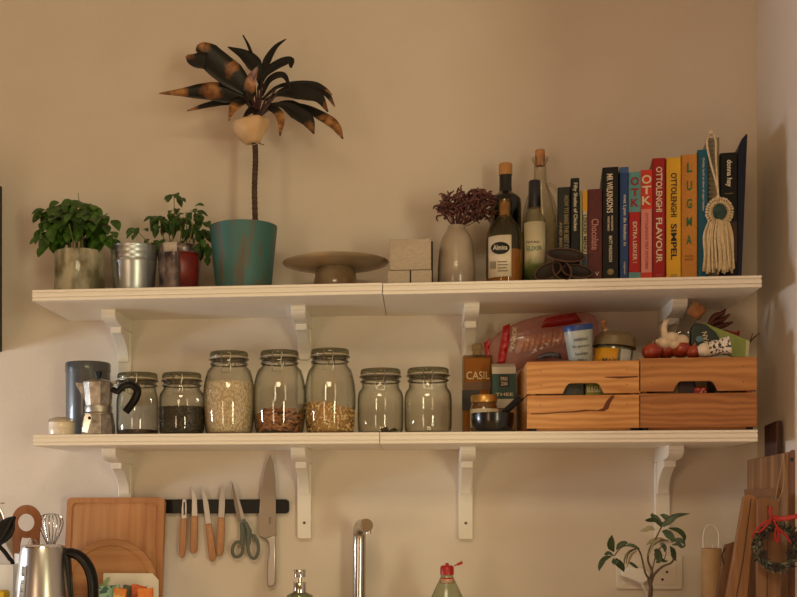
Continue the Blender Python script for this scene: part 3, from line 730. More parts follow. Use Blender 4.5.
# leaning dark blue book at the end
f = Fr(739.5, BY + .01, ZUR); g = f.m; h = f.z(134)
o = thing('book', 'dark navy book leaning rightwards at the end of the row', 'book', f.loc, 'books in a row on the upper shelf', (0, 0, -.11))
navy = cm('navy cover', (22, 26, 52))
m = MB(); q = [(-2.5 * g, 0), (1.8 * g, 0), (7.5 * g, h), (5.8 * g, h - 1 * g), (2.2 * g, h - 5 * g), (-.6 * g, h - 12 * g), (-1.6 * g, h - 22 * g)]
m.prism(q, 0, .17); m.build('cover', navy, o, bevel=.0006)
m = MB(); m.prism([(-1.6 * g, .004), (1.0 * g, .004), (6.0 * g, h - 4 * g), (3 * g, h - 7 * g), (.4 * g, h - 14 * g)], .1695, .1715); m.build('pages', pages, o, smooth=0)

# --- knotted tassel with turquoise stone
f = Fr(717.5, BY - .012, ZUR); g = f.m
o = thing('macrame_tassel', 'cream knotted cord hanger with turquoise stone and long fringe', 'wall hanging', f.loc)
cordm = M('cream cotton cord', (226, 206, 170), .85, col2=(206, 184, 146), scale=160, bump=.5)
MB().tube(catmull([f.pt(718, 197), f.pt(717, 186), f.pt(710, 160), f.pt(707, 142), f.pt(711, 133, .02), f.pt(715.5, 140), f.pt(716, 160), f.pt(717.5, 186), f.pt(718.5, 197)], 5), 1.0 * g, 7).build('hanging_loop', cordm, o)
m = MB(); m.ball(f.pt(711.5, 132.5, .015), (2.4 * g, 2.4 * g, 2.8 * g), 10, 8); m.ball(f.pt(718, 197), 2 * g, 10, 8); m.build('knot', cordm, o)
cz = f.pt(719.5, 212)
m = MB(); rnd = random.Random(2)
for k in range(30):
    a = k * 2 * PI / 30
    for rr in (9.5, 12.6):
        m.ball(cz + Vector((math.cos(a) * rr * g, rnd.uniform(-.002, .002), math.sin(a) * rr * g * 1.1)), (1.55 * g, 1.6 * g, 1.5 * g), 6, 5)
    m.tube([cz + Vector((math.cos(a) * 6.6 * g, 0, math.sin(a) * 8 * g)), cz + Vector((math.cos(a) * 12.6 * g, -.001, math.sin(a) * 13.4 * g))], .8 * g, 5)
m.build('knotted_ring', cordm, o)
m = MB(); m.x = Matrix.Translation(cz + Vector((0, -.003, 0))); 
m.ball((0, 0, 0), (7 * g, .006, 8.6 * g), 8, 6); m.build('stone', M('turquoise stone', (10, 74, 66), .15, col2=(6, 44, 42), scale=60, coat=.6), o, smooth=0)
m = MB()
for k in range(34):
    u = 705 + k * 27 / 33 + rnd.uniform(-.7, .7); e = rnd.uniform(268, 274.5); sp = (u - 718) * .12; dy = rnd.uniform(-.009, .004)
    m.tube(catmull([f.pt(718 + (u - 718) * .75, 219 + abs(u - 718) * .25, dy * .5), f.pt(u - 1 + rnd.uniform(-1, 1), 236, dy), f.pt(u + sp * .6 + rnd.uniform(-1, 1), 255, dy), f.pt(u + sp + rnd.uniform(-1, 1), e, dy)], 4), [1.05 * g, 1.15 * g, 1.0 * g], 6)
m.build('fringe', cordm, o, smooth=180)

# ================================================================== LOWER SHELF
seal = M('rubber seal', (196, 180, 150), .6)
def inner_r(prof, z):
    for (r0, z0), (r1, z1) in zip(prof, prof[1:]):
        if z0 <= z <= z1 and z1 > z0: return r0 + (r1 - r0) * (z - z0) / (z1 - z0)
    return prof[-1][0]
def jar(u, vtop, zb, Rb, Rl, tall, label, rot=0, Y=-.19):
    """clip-top preserving jar: walls of real thickness, domed glass lid, seal, wire bail with clasp"""
    f = Fr(u, Y, zb); g = f.m; H = f.z(vtop, -Rl * g)
    o = thing('clip_top_jar', label, 'jar', f.loc, 'clip-top glass jars on the lower shelf', rot=(0, 0, rot))
    k = H / g      # height in px
    if tall: pr = [(Rb * .80, 0), (Rb * .86, 1), (Rb * .90, 4), (Rb * .955, 14), (Rb, 30), (Rb, 40), (Rb * .97, 50), (Rb * .90, 59), (Rb * .825, 65), (Rl * .93, 69), (Rl * .93, k - 9)]
    else: pr = [(Rb * .84, 0), (Rb * .93, 1.5), (Rb * .985, 6), (Rb, 14), (Rb, 34), (Rb * .985, 39), (Rb * .94, 43), (Rl * .95, 46.5), (Rl * .93, 48), (Rl * .93, k - 9)]
    out = [(r * g, z * g) for r, z in pr]
    t = .45 * g; inn = [(max(r - t, .002), z) for r, z in out]; inn[0] = (inn[0][0], 2.2 * g); inn[1] = (inn[1][0], 3 * g); inn[2] = (inn[2][0], max(inn[2][1], 4.4 * g))
    MB().lathe([(0, 0)] + out + [(Rl * .99 * g, H - 8.4 * g), (Rl * .99 * g, H - 7 * g), (Rl * .80 * g, H - 7 * g)] + list(reversed(inn[2:-1])) + [inn[1], (0, 2.2 * g)], 48, cap=False).build('glass_body', clear, o, smooth=50)
    MB().lathe([(Rl * .78 * g, H - 6.9 * g), (Rl * .98 * g, H - 6.9 * g), (Rl * .98 * g, H - 5.6 * g), (Rl * .78 * g, H - 5.6 * g)], 40, cap=False).build('seal', seal, o)
    MB().lathe([(0, H - 5.4 * g), (Rl * g, H - 5.4 * g), (Rl * 1.01 * g, H - 4.4 * g), (Rl * 1.0 * g, H - 1.6 * g), (Rl * .95 * g, H - .3 * g), (Rl * .8 * g, H), (Rl * .7 * g, H - .8 * g), (0, H - 1.4 * g)], 48, cap=False).build('glass_lid', thin_lid, o, smooth=50)
    m = MB(); rl = Rl * g
    ring = lambda R, z: [Vector((R * math.cos(a), R * math.sin(a), z)) for a in [i * 2 * PI / 36 for i in range(36)]]
    m.tube(ring(rl * .97, H - 12.4 * g), .85 * g, 6, closed=True)
    m.tube(ring(rl * 1.03, H - 7.6 * g), .7 * g, 6, closed=True)
    y = -rl * 1.05
    m.tube([Vector((-4.6 * g, y * .98, H - 3 * g)), Vector((-4.6 * g, y * 1.04, H - 8 * g)), Vector((-3.4 * g, y * 1.05, H - 14 * g)), Vector((3.4 * g, y * 1.05, H - 14 * g)), Vector((4.6 * g, y * 1.04, H - 8 * g)), Vector((4.6 * g, y * .98, H - 3 * g))], .55 * g, 6)
    zc = H - 12.4 * g
    m.tube([Vector((-5.4 * g, y * .93, zc)), Vector((-5.2 * g, y * 1.05, zc - 2 * g)), Vector((-4.4 * g, y * 1.04, zc - 10 * g)), Vector((4.4 * g, y * 1.04, zc - 10 * g)), Vector((5.2 * g, y * 1.05, zc - 2 * g)), Vector((5.4 * g, y * .93, zc))], .5 * g, 6)
    m.tube([Vector((3 * g, -y * .95, H - 3.2 * g)), Vector((3 * g, -y * 1.08, H - 7 * g)), Vector((3 * g, -y * .95, H - 12 * g))], .6 * g, 6)
    m.tube([Vector((-3 * g, -y * .95, H - 3.2 * g)), Vector((-3 * g, -y * 1.08, H - 7 * g)), Vector((-3 * g, -y * .95, H - 12 * g))], .6 * g, 6)
    m.build('wire_clasp', dsteel, o)
    return f, inn, g, H
thin_lid = thin_glass('jar lid glass', (210, 211, 194), (92, 94, 76), body=.10, bodycol=(120, 116, 92))
def fill(f, inn, g, top, mat, name, label, cat, bits=None, slope=0, dome=0, core=1):
    """contents: packed body below, loose pieces on and against the outside; one uncountable mass"""
    m = MB(); pr = [(0, 2.6 * g)]
    z = 2.6 * g; zs = []
    while z < top: zs.append(z); z += 2.0 * g
    zs.append(top)
    sh = .2 * g
    pr += [(max(inner_r(inn, max(q, inn[0][1])) - sh, .002), q) for q in zs]
    full = list(pr)
    if core < 1: pr = [(r * core, z) for r, z in pr]
    pr.append((pr[-1][0] * .5, top + dome * .7)); pr.append((0, top + dome))
    m.lathe(pr, 40, cap=False)
    for v in m.bm.verts:
        v.co.z = max(2.6 * g, v.co.z + (slope * v.co.x if v.co.z > 5 * g else 0))
    full += pr[-2:]
    if bits: bits(m, full, top)
    o = m.build(name, mat, None, smooth=180); o.location = f.loc
    return tag(o, label, cat, kind='stuff')
# left to right
f, inn, g, H = jar(137.5, 371, ZLL, 21, 20, False, 'squat clip-top jar, nearly empty, partly behind the coffee pot handle', Y=-.14)
fill(f, inn, g, 7.5 * g, M('brown grains', (96, 58, 36), .7, col2=(58, 34, 22), scale=160, bump=.8, kind='voronoi'), 'grain_dregs', 'thin layer of reddish brown grains at the bottom of a jar', 'grains')
f, inn, g, H = jar(181.8, 371, ZLL, 22.8, 19.5, False, 'squat clip-top jar half full of dark seeds')
def pepper(m, pr, top):
    rnd = random.Random(4)
    for i in range(520):
        z = rnd.uniform(3 * g, top); a = rnd.uniform(-PI, .1); R = inner_r([(r, q) for r, q in pr[1:-2]], z) - .1 * g
        if rnd.random() < .3: z = top + .3 * g; R *= math.sqrt(rnd.random())
        m.ball((R * math.cos(a), R * math.sin(a), z), rnd.uniform(.8, 1.25) * g, 6, 4, mi=rnd.randrange(2))
fill(f, inn, g, 28 * g, [M('black seeds', (34, 31, 27), .6, col2=(62, 56, 46), scale=200, kind='voronoi'), M('grey seeds', (66, 60, 50), .6)], 'dark_seeds', 'dark seeds filling the lower half of a squat jar', 'seeds', pepper)
f, inn, g, H = jar(229, 349.5, ZLL, 26, 19, True, 'tall clip-top jar nearly full of pale rice')
fill(f, inn, g, 53 * g, M('pale rice', (252, 236, 212), .7, col2=(206, 178, 142), scale=260, stretch=(1, 1, .6), bump=1, contrast=(.2, .75), kind='voronoi'), 'rice', 'pale rice filling a tall jar to the shoulder', 'rice')
f, inn, g, H = jar(279.5, 348.5, ZLL, 26.6, 19, True, 'tall clip-top jar one third full of brown pasta')
def penne(m, pr, top):
    rnd = random.Random(6)
    for i in range(300):
        z = rnd.uniform(4 * g, top + 4 * g); a = rnd.uniform(-PI, PI); rr = inner_r([(r, q) for r, q in pr[1:-2]], min(z, top)) * (math.sqrt(rnd.random()) if z > top - 2 * g else .95) - 1.6 * g
        p = Vector((rr * math.cos(a), rr * math.sin(a), z)); tdir = Vector((-math.sin(a), math.cos(a), rnd.uniform(-.9, .9))).normalized()
        l = 4.0 * g; A, B = p - tdir * l, p + tdir * l
        lim = inner_r([(r, q) for r, q in pr[1:-2]], min(z, top)) - .4 * g
        for q in (A, B):
            d = math.hypot(q.x, q.y)
            if d > lim: q.x *= lim / d; q.y *= lim / d
            q.z = max(q.z, 3.6 * g)
        m.tube([A, B], 1.2 * g, 6, mi=1 + rnd.randrange(2))
pa, pb, pc = M('wholewheat pasta', (190, 128, 76), .55), M('wholewheat pasta dark', (146, 92, 52), .55), M('pasta gap shade', (64, 38, 22), .8)  # dark core colour stands in for the shade between tubes
fill(f, inn, g, 21.5 * g, [pc, pb, pa], 'brown_pasta', 'short brown pasta tubes heaped in the bottom of a tall jar', 'pasta', penne, dome=3 * g, core=.86)
f, inn, g, H = jar(330, 347, ZLL, 25.7, 19, True, 'tall clip-top jar half full of popping corn, rightmost tall one')
def corn(m, pr, top):
    rnd = random.Random(9)
    for i in range(760):
        a = rnd.uniform(-PI, PI); z = rnd.uniform(3.4 * g, top)
        R = inner_r([(r, q) for r, q in pr[1:-2]], z) - .3 * g
        if i % 3 == 0:
            s_ = math.sqrt(rnd.random()); R = (inner_r([(r, q) for r, q in pr[1:-2]], top) - 1.5 * g) * s_; z = top + 5 * g * (1 - s_) + .2 * g
        x, y = R * math.cos(a), R * math.sin(a)
        if y > .012 and i % 3: continue
        m.ball((x, y, z + (-.16 * x if z > 6 * g else 0)), (rnd.uniform(1, 1.5) * g, rnd.uniform(1, 1.5) * g, rnd.uniform(1, 1.5) * g), 6, 4, mi=rnd.randrange(3))
fill(f, inn, g, 28 * g, [M('corn mid', (196, 152, 92), .5), M('corn pale', (236, 212, 160), .5), M('corn light', (218, 182, 122), .5)], 'popping_corn', 'golden popping corn heaped in a tall jar', 'corn', corn, slope=-.16, dome=5 * g, core=.93)
f, inn, g, H = jar(380.5, 367, ZLL + (ZLR - ZLL) * .5, 23, 20, False, 'squat clip-top jar, empty but for dark crumbs, across the shelf joint')
m = MB(); rnd = random.Random(1)
for i in range(26):
    a = rnd.uniform(-1.5, .2); R = rnd.uniform(4, 17.5) * g
    m.ball((R * math.cos(a), R * math.sin(a), 3.4 * g + max(0, (R / g - 8) * .35 * rnd.random() * g)), (2.2 * g, 1.8 * g, 1.2 * g), 6, 4, wob=.4)
cr = m.build('dark_crumbs', M('dark crumbs', (58, 34, 22), .8)); cr.location = f.loc; tag(cr, 'few dark crumbs left in the bottom of a squat jar', 'crumbs', kind='stuff')
jar(428, 366, ZLR, 23.6, 20.5, False, 'squat clip-top jar, completely empty, rightmost of the row')

# --- small tub
f = Fr(62, -.245, ZLL); g = f.m
o = thing('lidded_tub', 'tiny round white tub with a domed clear lid at the left end', 'tub', f.loc)
T = f.z(422)
MB().lathe([(0, 0), (11.8 * g, 0), (12.6 * g, .002), (12.8 * g, T * .45), (13.3 * g, T * .5), (12.8 * g, T * .56), (13 * g, T), (12.2 * g, T), (11.6 * g, .002), (0, .002)], 36, cap=False).build('body', M('milky tub', (232, 220, 200), .3, coat=.3), o)
MB().lathe([(13.4 * g, T - .002), (13.4 * g, T + .003), (12 * g, T + .007), (6 * g, T + .0105), (0, T + .0112)], 36, cap=False).build('clear_lid', thin_glass('tub lid', (236, 230, 220), (180, 165, 145), body=.25, bodycol=(230, 215, 195)), o, smooth=180)

# --- dark canister
f = Fr(88, -.09, ZLL); g = f.m
o = thing('storage_canister', 'dark grey metal canister behind the coffee pot', 'canister', f.loc)
cm_ = M('charcoal enamel', (76, 78, 80), .35, coat=.3)
T = f.z(363.2)
MB().lathe([(0, 0), (21.6 * g, 0), (22 * g, .003), (22 * g, f.z(372)), (0, f.z(372))], 48, cap=False).build('body', cm_, o)
MB().lathe([(0, f.z(372.2)), (22.6 * g, f.z(372.2)), (22.6 * g, T - .003), (21.8 * g, T), (20.6 * g, T), (20 * g, T - .002), (0, T - .002)], 48, cap=False).build('lid', cm_, o)

# --- moka pot
f = Fr(98.5, -.25, ZLL); g = f.m
o = thing('moka_pot', 'eight-sided aluminium stovetop coffee pot with black handle', 'coffee pot', f.loc)
alu = M('worn aluminium', (176, 170, 160), .42, 1, col2=(128, 120, 110), scale=60, bump=.4, contrast=(.4, .7))
z = f.z; r8 = PI / 8
MB().lathe([(0, 0), (16.6 * g, 0), (17 * g, .002), (16.6 * g, z(424)), (14.6 * g, z(415)), (0, z(415))], 8, cap=False, rot=r8).build('boiler', alu, o, smooth=0, bevel=.001)
MB().lathe([(0, z(415)), (14.6 * g, z(415)), (14.8 * g, z(414)), (14.2 * g, z(413.2)), (13.4 * g, z(412.5)), (13.8 * g, z(408)), (13.4 * g, z(406)), (0, z(406))], 40, cap=False).build('screw_collar', alu, o)
m = MB(); T = z(383)
m.lathe([(0, z(406)), (12.6 * g, z(406)), (13 * g, z(404)), (15.2 * g, T), (14.6 * g, T), (12 * g, z(404)), (0, z(404))], 8, cap=False, rot=r8)
m.prism([(-12.6 * g, z(402)), (-14.6 * g, T - .001), (-22.6 * g, T + .0015), (-22.8 * g, T - .002), (-18.5 * g, z(391))], -.0085, .0085)
m.build('upper_chamber', alu, o, smooth=0, bevel=.0008)
m = MB(); m.lathe([(15.6 * g, T), (15.8 * g, T + .001), (9 * g, z(379.8)), (4.4 * g, z(379)), (0, z(379))], 8, cap=False, rot=r8)
m.box(14 * g, 18.5 * g, -.006, .006, T - .002, T + .004); m.build('lid', alu, o, smooth=0)
MB().lathe([(0, z(379.6)), (2.8 * g, z(379.6)), (2.6 * g, z(377.5)), (3.9 * g, z(373)), (3.6 * g, z(371.6)), (0, z(371.4))], 16, cap=False).build('lid_knob', black, o)
m = MB(); m.tube(catmull([f.pt(112, 389), f.pt(118, 391.4), f.pt(122, 387), f.pt(128, 384.6), f.pt(134, 386), f.pt(137.5, 391), f.pt(135.5, 398), f.pt(131, 405), f.pt(125.5, 412)], 5), [2.6 * g, 3.2 * g, 3.5 * g, 3.5 * g, 3.2 * g], 8, flat=1.3)
m.build('handle', black, o)
m = MB(); m.x = Matrix.Translation(f.pt(88.5, 415, -.034)) @ Matrix.Rotation(.2, 4, 'Y')
m.prism([(-3.2 * g, -17.5 * g), (2.6 * g, -17.5 * g), (4.0 * g, -2 * g), (2 * g, 1.6 * g), (-2 * g, 1.6 * g), (-4 * g, -2 * g)], -.0012, .0012)
v = m.build('hanging_scoop_handle', chrome, o, bevel=.0006); tag(v, 'bright steel tab leaning on the boiler')
m = MB(); m.x = Matrix.Translation(f.pt(89.5, 418, -.0355)) @ Matrix.Rotation(PI / 2, 4, 'X'); m.lathe([(1.6 * g, 0), (1.6 * g, .001), (0, .001)], 14); m.build('rivet', black, o)

# --- amber square bottle and companions
f = Fr(477, -.062, ZLR); g = f.m; z = f.z
o = thing('amber_bottle', 'square clear bottle of amber liqueur with glass stopper and painted lettering', 'bottle', f.loc)
sq = lambda r, zz, y=.018: None
m = MB(); m.box(-14.5 * g, 14.5 * g, -.022, .022, 0, z(356)); m.build('body', thin_glass('amber bottle glass', (226, 214, 186), (130, 110, 70), body=.08, bodycol=(190, 160, 110)), o, bevel=.004)
MB().box(-12.8 * g, 12.8 * g, -.019, .019, .004, z(358.5)).build('liqueur', M('amber liqueur', (206, 132, 52), .2, col2=(186, 112, 40), scale=8), o, bevel=.003)
MB().lathe([(0, z(356.5)), (6 * g, z(356.5)), (4.4 * g, z(354)), (4.4 * g, z(350.5)), (5.4 * g, z(350)), (5.2 * g, z(345)), (4 * g, z(344)), (0, z(344))], 24, cap=False).build('glass_stopper', thin_glass('stopper glass', (226, 214, 190), (150, 130, 100), body=.35, bodycol=(196, 168, 126)), o)
MB().box(-13.6 * g, 13.6 * g, -.0226, -.0219, z(391), z(383)).build('brown_band', M('brown band', (108, 70, 34), .5), o)
MB().box(-15.2 * g, 2 * g, -.024, -.0222, z(411), z(391)).build('dark_label', M('dark label', (40, 34, 30), .5), o)
lettering(o, [('CASIL', (-11 * g, -.0228, z(380.5)), (23 * g, 0, 0), (0, 0, 8 * g))], M('pale lettering', (222, 190, 130), .4))

f = Fr(503, -.113, ZLR); g = f.m; z = f.z
o = thing('tea_box', 'dark green and white tea carton beside the amber bottle', 'carton', f.loc)
MB().box(-11.4 * g, 11.6 * g, -.026, .026, 0, z(368)).build('carton', M('green carton', (30, 70, 62), .5), o, bevel=.001)
m = MB(); m.prism([(-.026, z(368)), (.026, z(368)), (.006, z(364)), (-.006, z(364))], -11.2 * g, 11.4 * g, 'yz'); m.build('gable_top', M('carton top', (200, 190, 176), .5), o)
MB().box(-11.5 * g, 11.7 * g, -.0266, -.0255, z(375), z(368.2)).build('white_band', MATS['carton top'], o)
MB().box(-11.5 * g, 11.7 * g, -.0266, -.0255, z(409), z(400)).build('white_band', MATS['carton top'], o)
MB().box(-11.5 * g, 11.7 * g, -.0267, -.0255, z(431), z(410)).build('gold_base', M('gold base', (146, 104, 42), .5), o)
MB().box(-4.6 * g, 5.2 * g, -.0272, -.0256, z(388), z(376.5)).build('emblem', ink, o)
lettering(o, [('PAN', (-3 * g, -.0276, z(382)), (6.4 * g, 0, 0), (0, 0, 4 * g)), ('ZAN', (-3 * g, -.0276, z(386.8)), (6.4 * g, 0, 0), (0, 0, 3.8 * g)), ('THEE', (-8 * g, -.0272, z(397)), (17 * g, 0, 0), (0, 0, 3 * g))], cream)

f = Fr(484, -.172, ZLR); g = f.m; z = f.z
o = thing('preserve_jar', 'small preserve jar with gold screw lid, behind the black pan', 'jar', f.loc)
MB().lathe([(0, 0), (13.4 * g, 0), (14 * g, .003), (14 * g, z(410)), (12.6 * g, z(405)), (12 * g, z(402)), (0, z(402))], 36, cap=False).build('body', M('honey preserve', (110, 74, 36), .15, coat=.6), o)
MB().lathe([(0, z(402.6)), (13 * g, z(402.6)), (13.2 * g, z(397)), (12.4 * g, z(395.4)), (0, z(395))], 36, cap=False).build('screw_lid', M('gold lid', (206, 160, 92), .35, .8), o)
arc_label(o, 14.3 * g, -14, 14, z(428), z(409.5), paper)

f = Fr(492.5, -.242, ZLR); g = f.m; z = f.z
o = thing('small_pan', 'little round black pan with a stubby slanting handle', 'pan', f.loc)
pr = [(0, 0), (14 * g, 0), (18 * g, .004), (20.6 * g, z(425)), (21.4 * g, z(419)), (21.4 * g, z(413.5)), (20.4 * g, z(413.5)), (20 * g, z(420)), (16 * g, .008), (0, .006)]
MB().lathe(pr, 40, cap=False).build('body', M('black enamel', (8, 8, 10), .25, coat=.25), o)
m = MB(); m.tube([f.pt(499, 416, -.02), f.pt(508, 409, -.028), f.pt(521, 397.5, -.04)], [2.6 * g, 3.2 * g, 3.6 * g], 10); m.build('handle', black, o)

# --- pine crates
pine_a = wood('golden pine', (222, 164, 98), (192, 126, 66), 'x', 3.4, .5, rings=20)
pine_b = wood('darker pine', (184, 122, 66), (144, 86, 42), 'x', 2.2, .5, rings=24)
knot = M('pine knot', (104, 54, 24), .7)
CY0, CY1 = -.286, -.0205
def crate(u0, u1, vt, vm0, vm1, vb, hu0, hu1, hv, zb, label, lower, upper):
    f = Fr((u0 + u1) / 2, CY0, zb); g = f.m; z = f.z
    o = thing('pine_crate', label, 'crate', f.loc, 'pine crates on the lower shelf')
    w = (u1 - u0) / 2 * g; t = .009; D = CY1 - CY0
    zl0, zl1, zu0, zu1 = .006, z(vm1), z(vm0), z(vt)
    hx0, hx1 = f.pt(hu0, 400).x, f.pt(hu1, 400).x; hz = z(hv)
    def slat(name, mat, x0, x1, y0, y1, z0, z1): return MB().box(x0, x1, y0, y1, z0, z1).build(name, mat, o, bevel=.0012)
    slat('lower_slat', lower, -w, w, 0, t, zl0, zl1)
    # upper front slat with the rounded hand hole cut from its lower edge
    q = [(-w, zu0), (hx0, zu0)]; r = .012
    q += [(hx0 + .004 + (hx1 - hx0) * 0, zu0 + .004)] if False else []
    for i in range(7):
        a = i / 6; q.append((hx0 + (.004 + .016 * a), zu0 + (hz - zu0) * (1 - (1 - a) ** 2)))
    for i in range(7):
        a = 1 - i / 6; q.append((hx1 - (.004 + .016 * a), zu0 + (hz - zu0) * (1 - (1 - a) ** 2)))
    q += [(hx1, zu0), (w, zu0), (w, zu1), (-w, zu1)]
    m = MB(); m.prism(q, 0, t); m.build('upper_slat', upper, o, bevel=.001)
    slat('lower_slat', lower, -w, w, D - t, D, zl0, zl1); slat('upper_slat', upper, -w, w, D - t, D, zu0, zu1)
    for s in (-1, 1):
        x0, x1 = (-w, -w + t) if s < 0 else (w - t, w)
        slat('side_slat', lower, x0, x1, t + .0005, D - t - .0005, zl0, zl1); slat('side_slat', upper, x0, x1, t + .0005, D - t - .0005, zu0, zu1)
        for y in (t, D - 2 * t - .004): MB().box(x0 + (t if s < 0 else -t), x1 + (t if s < 0 else -t), y + .0005, y + t, .002, zu1 - .004).build('corner_batten', lower, o, smooth=0)
    MB().box(-w + t, w - t, t, D - t, .002, .007).build('bottom', lower, o, smooth=0)
    for x in (-w + .008, w - .008 - .012): MB().box(x, x + .012, .001, .02, 0, .006).build('foot', black, o, smooth=0)
    m = MB()
    for x in (-w + .028, w - .028):
        for zz in (zl0 + .05, zu0 + .018, zu1 - .02):
            m.x = Matrix.Translation((x, 0, zz)) @ Matrix.Rotation(PI / 2, 4, 'X'); m.lathe([(.0012, 0), (.001, .0006), (0, .0006)], 8)
    m.build('nail_heads', knot, o)
    return o, f, w, zu1
oL, fL, wL, topL = crate(528, 639.3, 361, 393.5, 395, 431, 561, 606, 383, ZLR, 'left pine crate holding the white tub and yellow-labelled jar', pine_a, pine_a)
oR, fR, wR, topR = crate(640.2, 755, 357.5, 391, 393, 430.5, 671.5, 720, 381, ZLR, 'right pine crate holding onions and garlic', pine_b, wood('mid pine', (198, 138, 78), (166, 106, 54), 'x', 2.8, .5, rings=16))
m = MB()   # dark crack and knot in the left crate
m.prism([(fL.pt(u, 0).x, fL.z(v)) for u, v in ((531, 413), (545, 412.6), (560, 411.4), (572, 411.2), (585, 409.6), (598, 410.2), (603, 408.2), (606, 402), (611, 396), (615, 396), (612.5, 400), (610, 404), (608.5, 409), (604, 411.6), (590, 411), (574, 412.4), (560, 412.6), (545, 413.8), (531, 414))], -.0004, .0004)
m.prism([(fL.pt(u, 0).x, fL.z(v)) for u, v in ((605, 377), (638, 376.6), (638, 378), (620, 379), (605, 377.8))], -.0004, .0004)
m.build('dark_knot', knot, oL, smooth=0)

# packets in the crates (glimpsed through the hand holes; they carry what lies on top)
def packet(u0, u1, Yc, dep, zb, h, mats, label, crt, cat='packet'):
    f = Fr((u0 + u1) / 2, Yc, zb); g = f.m; w = (u1 - u0) / 2 * g
    o = thing('food_packet', label, cat, f.loc)
    MB().box(-w, w, -dep / 2, dep / 2, 0, h).build('packet', mats[0], o, bevel=.003)
    return o, f, w
fz = ZLR + .008
o, f, w = packet(582, 607, -.20, .12, fz, .118, [M('lime packet', (150, 150, 40), .4, col2=(92, 110, 36), scale=40)], 'lime green food packet seen through the left crate hand hole', oL)
lettering(o, [('BULGUR', (-w * .9, -.061, .076), (w * 1.2, 0, 0), (0, 0, .013))], cream)
o, f, w = packet(555, 580.5, -.20, .12, fz, .116, [M('dark packet', (34, 38, 32), .4, col2=(70, 66, 50), scale=40)], 'dark food packet beside the lime one in the left crate', oL)
o, f, w = packet(609, 621, -.18, .12, fz, .118, [M('plain kraft packet', (136, 100, 62), .6)], 'brown food packet at the right inside the left crate', oL)
o, f, w = packet(537, 553, -.18, .14, fz, .118, [M('plain grey packet', (120, 116, 108), .6)], 'grey food packet at the left inside the left crate', oL)
o, f, w = packet(672, 690, -.21, .1, fz, .118, [M('night blue packet', (30, 30, 40), .35, col2=(56, 30, 34), scale=50)], 'dark blue food packet at the left of the right crate hand hole', oR)
o, f, w = packet(691, 704, -.235, .05, fz, .085, [M('red dotted packet', (176, 26, 26), .4)], 'red food packet with white dots in the right crate hand hole', oR)
m = MB(); rnd = random.Random(5)
for i in range(10):
    m.x = Matrix.Translation((rnd.uniform(-w, w) * .85, -.0255, .062 + rnd.uniform(0, .02))) @ Matrix.Rotation(PI / 2, 4, 'X'); m.lathe([(.0014, 0), (.0014, .0005), (0, .0005)], 8)
m.build('white_dots', cream, o)
o, f, w = packet(690, 708, -.16, .06, fz, .118, [M('cream packet', (216, 190, 150), .6)], 'cream paper packet behind the red dotted one', oR)
o, f, w = packet(709.5, 722, -.21, .1, fz, .116, [M('black packet', (26, 24, 26), .35, col2=(60, 60, 66), scale=60)], 'black food packet at the right of the right crate hand hole', oR)
o, f, w = packet(645, 670, -.16, .2, fz, .118, [MATS['plain kraft packet']], 'brown food packet at the left inside the right crate', oR)
RZ = fz + .1185   # the level things rest on inside the crates

# --- plastic bag of crispbread
bagm = thin_glass('pinkish cellophane', (250, 226, 222), (214, 164, 158), body=.24, bodycol=(238, 190, 184), rough=.14)
f = Fr(545, -.058, ZLR + .02); g = f.m
o = thing('cracker_bag', 'crinkled pinkish plastic bag of crackers with red bands, behind the left crate', 'bag', f.loc)
outl = [(486, 372), (483, 356), (484, 343), (496, 332), (512, 323), (530, 317), (548, 312.5), (572, 311), (592, 310.5), (601, 317), (602, 334), (599, 352), (594, 360), (566, 361), (540, 362), (526, 366), (514, 374), (500, 377)]
cen = (545, 340)
def bag_surface(side):
    m = MB(); rows = []; K = 7
    for k in range(K + 1):
        s = k / K; row = []
        for i, (u, v) in enumerate(outl):
            uu, vv = cen[0] + (u - cen[0]) * s, cen[1] + (v - cen[1]) * s
            th = .027 * max(0, 1 - s ** 3) ** .7; wv = .008 * noise.noise(Vector((uu * .09, vv * .13, side * 3.1))) + .006 * abs(noise.noise(Vector((uu * .23 + vv * .2, vv * .31 - uu * .1, side * 7.1))))
            row.append(f.pt(uu, vv, side * (th + wv * (1 - s ** 3))))
        rows.append(row)
    return rows
m = MB()
for side in (-1, 1):
    R = bag_surface(side); V = [[m.v(p) for p in r] for r in R[1:]]; c = m.v(R[0][0]); n = len(outl)
    for i in range(n): m.f([c, V[0][i], V[0][(i + 1) % n]])
    for A, B in zip(V, V[1:]):
        for i in range(n): m.f([A[i], B[i], B[(i + 1) % n], A[(i + 1) % n]])
bmesh.ops.remove_doubles(m.bm, verts=m.bm.verts, dist=.0004)
m.build('bag_film', bagm, o, smooth=180, sub=1)
redf = M('red print on film', (182, 24, 30), .3, coat=.4)
m = MB()
def strip(ptsL, ptsR, dY):
    A = [m.v(f.pt(u, v, dY(u, v))) for u, v in catmull2(ptsL)]; B = [m.v(f.pt(u, v, dY(u, v))) for u, v in catmull2(ptsR)]
    for i in range(len(A) - 1): m.f([A[i], A[i + 1], B[i + 1], B[i]])
def catmull2(p): return [(q.x, q.y) for q in catmull([Vector((a, b, 0)) for a, b in p], 4)]
dYf = lambda u, v: -.030 * math.sqrt(max(.05, 1 - ((u - 545) / 66) ** 2)) - .007 + .003 * math.sin(u * .9 + v * .6)
strip([(503, 326.5), (501, 340), (499, 352), (497, 364)], [(510, 323.5), (509.5, 338), (507, 352), (505, 363)], dYf)
m.build('red_band', redf, o, smooth=180, solid=.0006); m = MB()
strip([(484, 343), (485, 350), (486, 358)], [(490, 339), (489.5, 346), (489, 357)], dYf)
m.build('red_band', redf, o, smooth=180, solid=.0006); m = MB()
strip([(546, 318), (560, 315), (576, 313)], [(541, 328), (560, 326), (582, 322)], dYf)
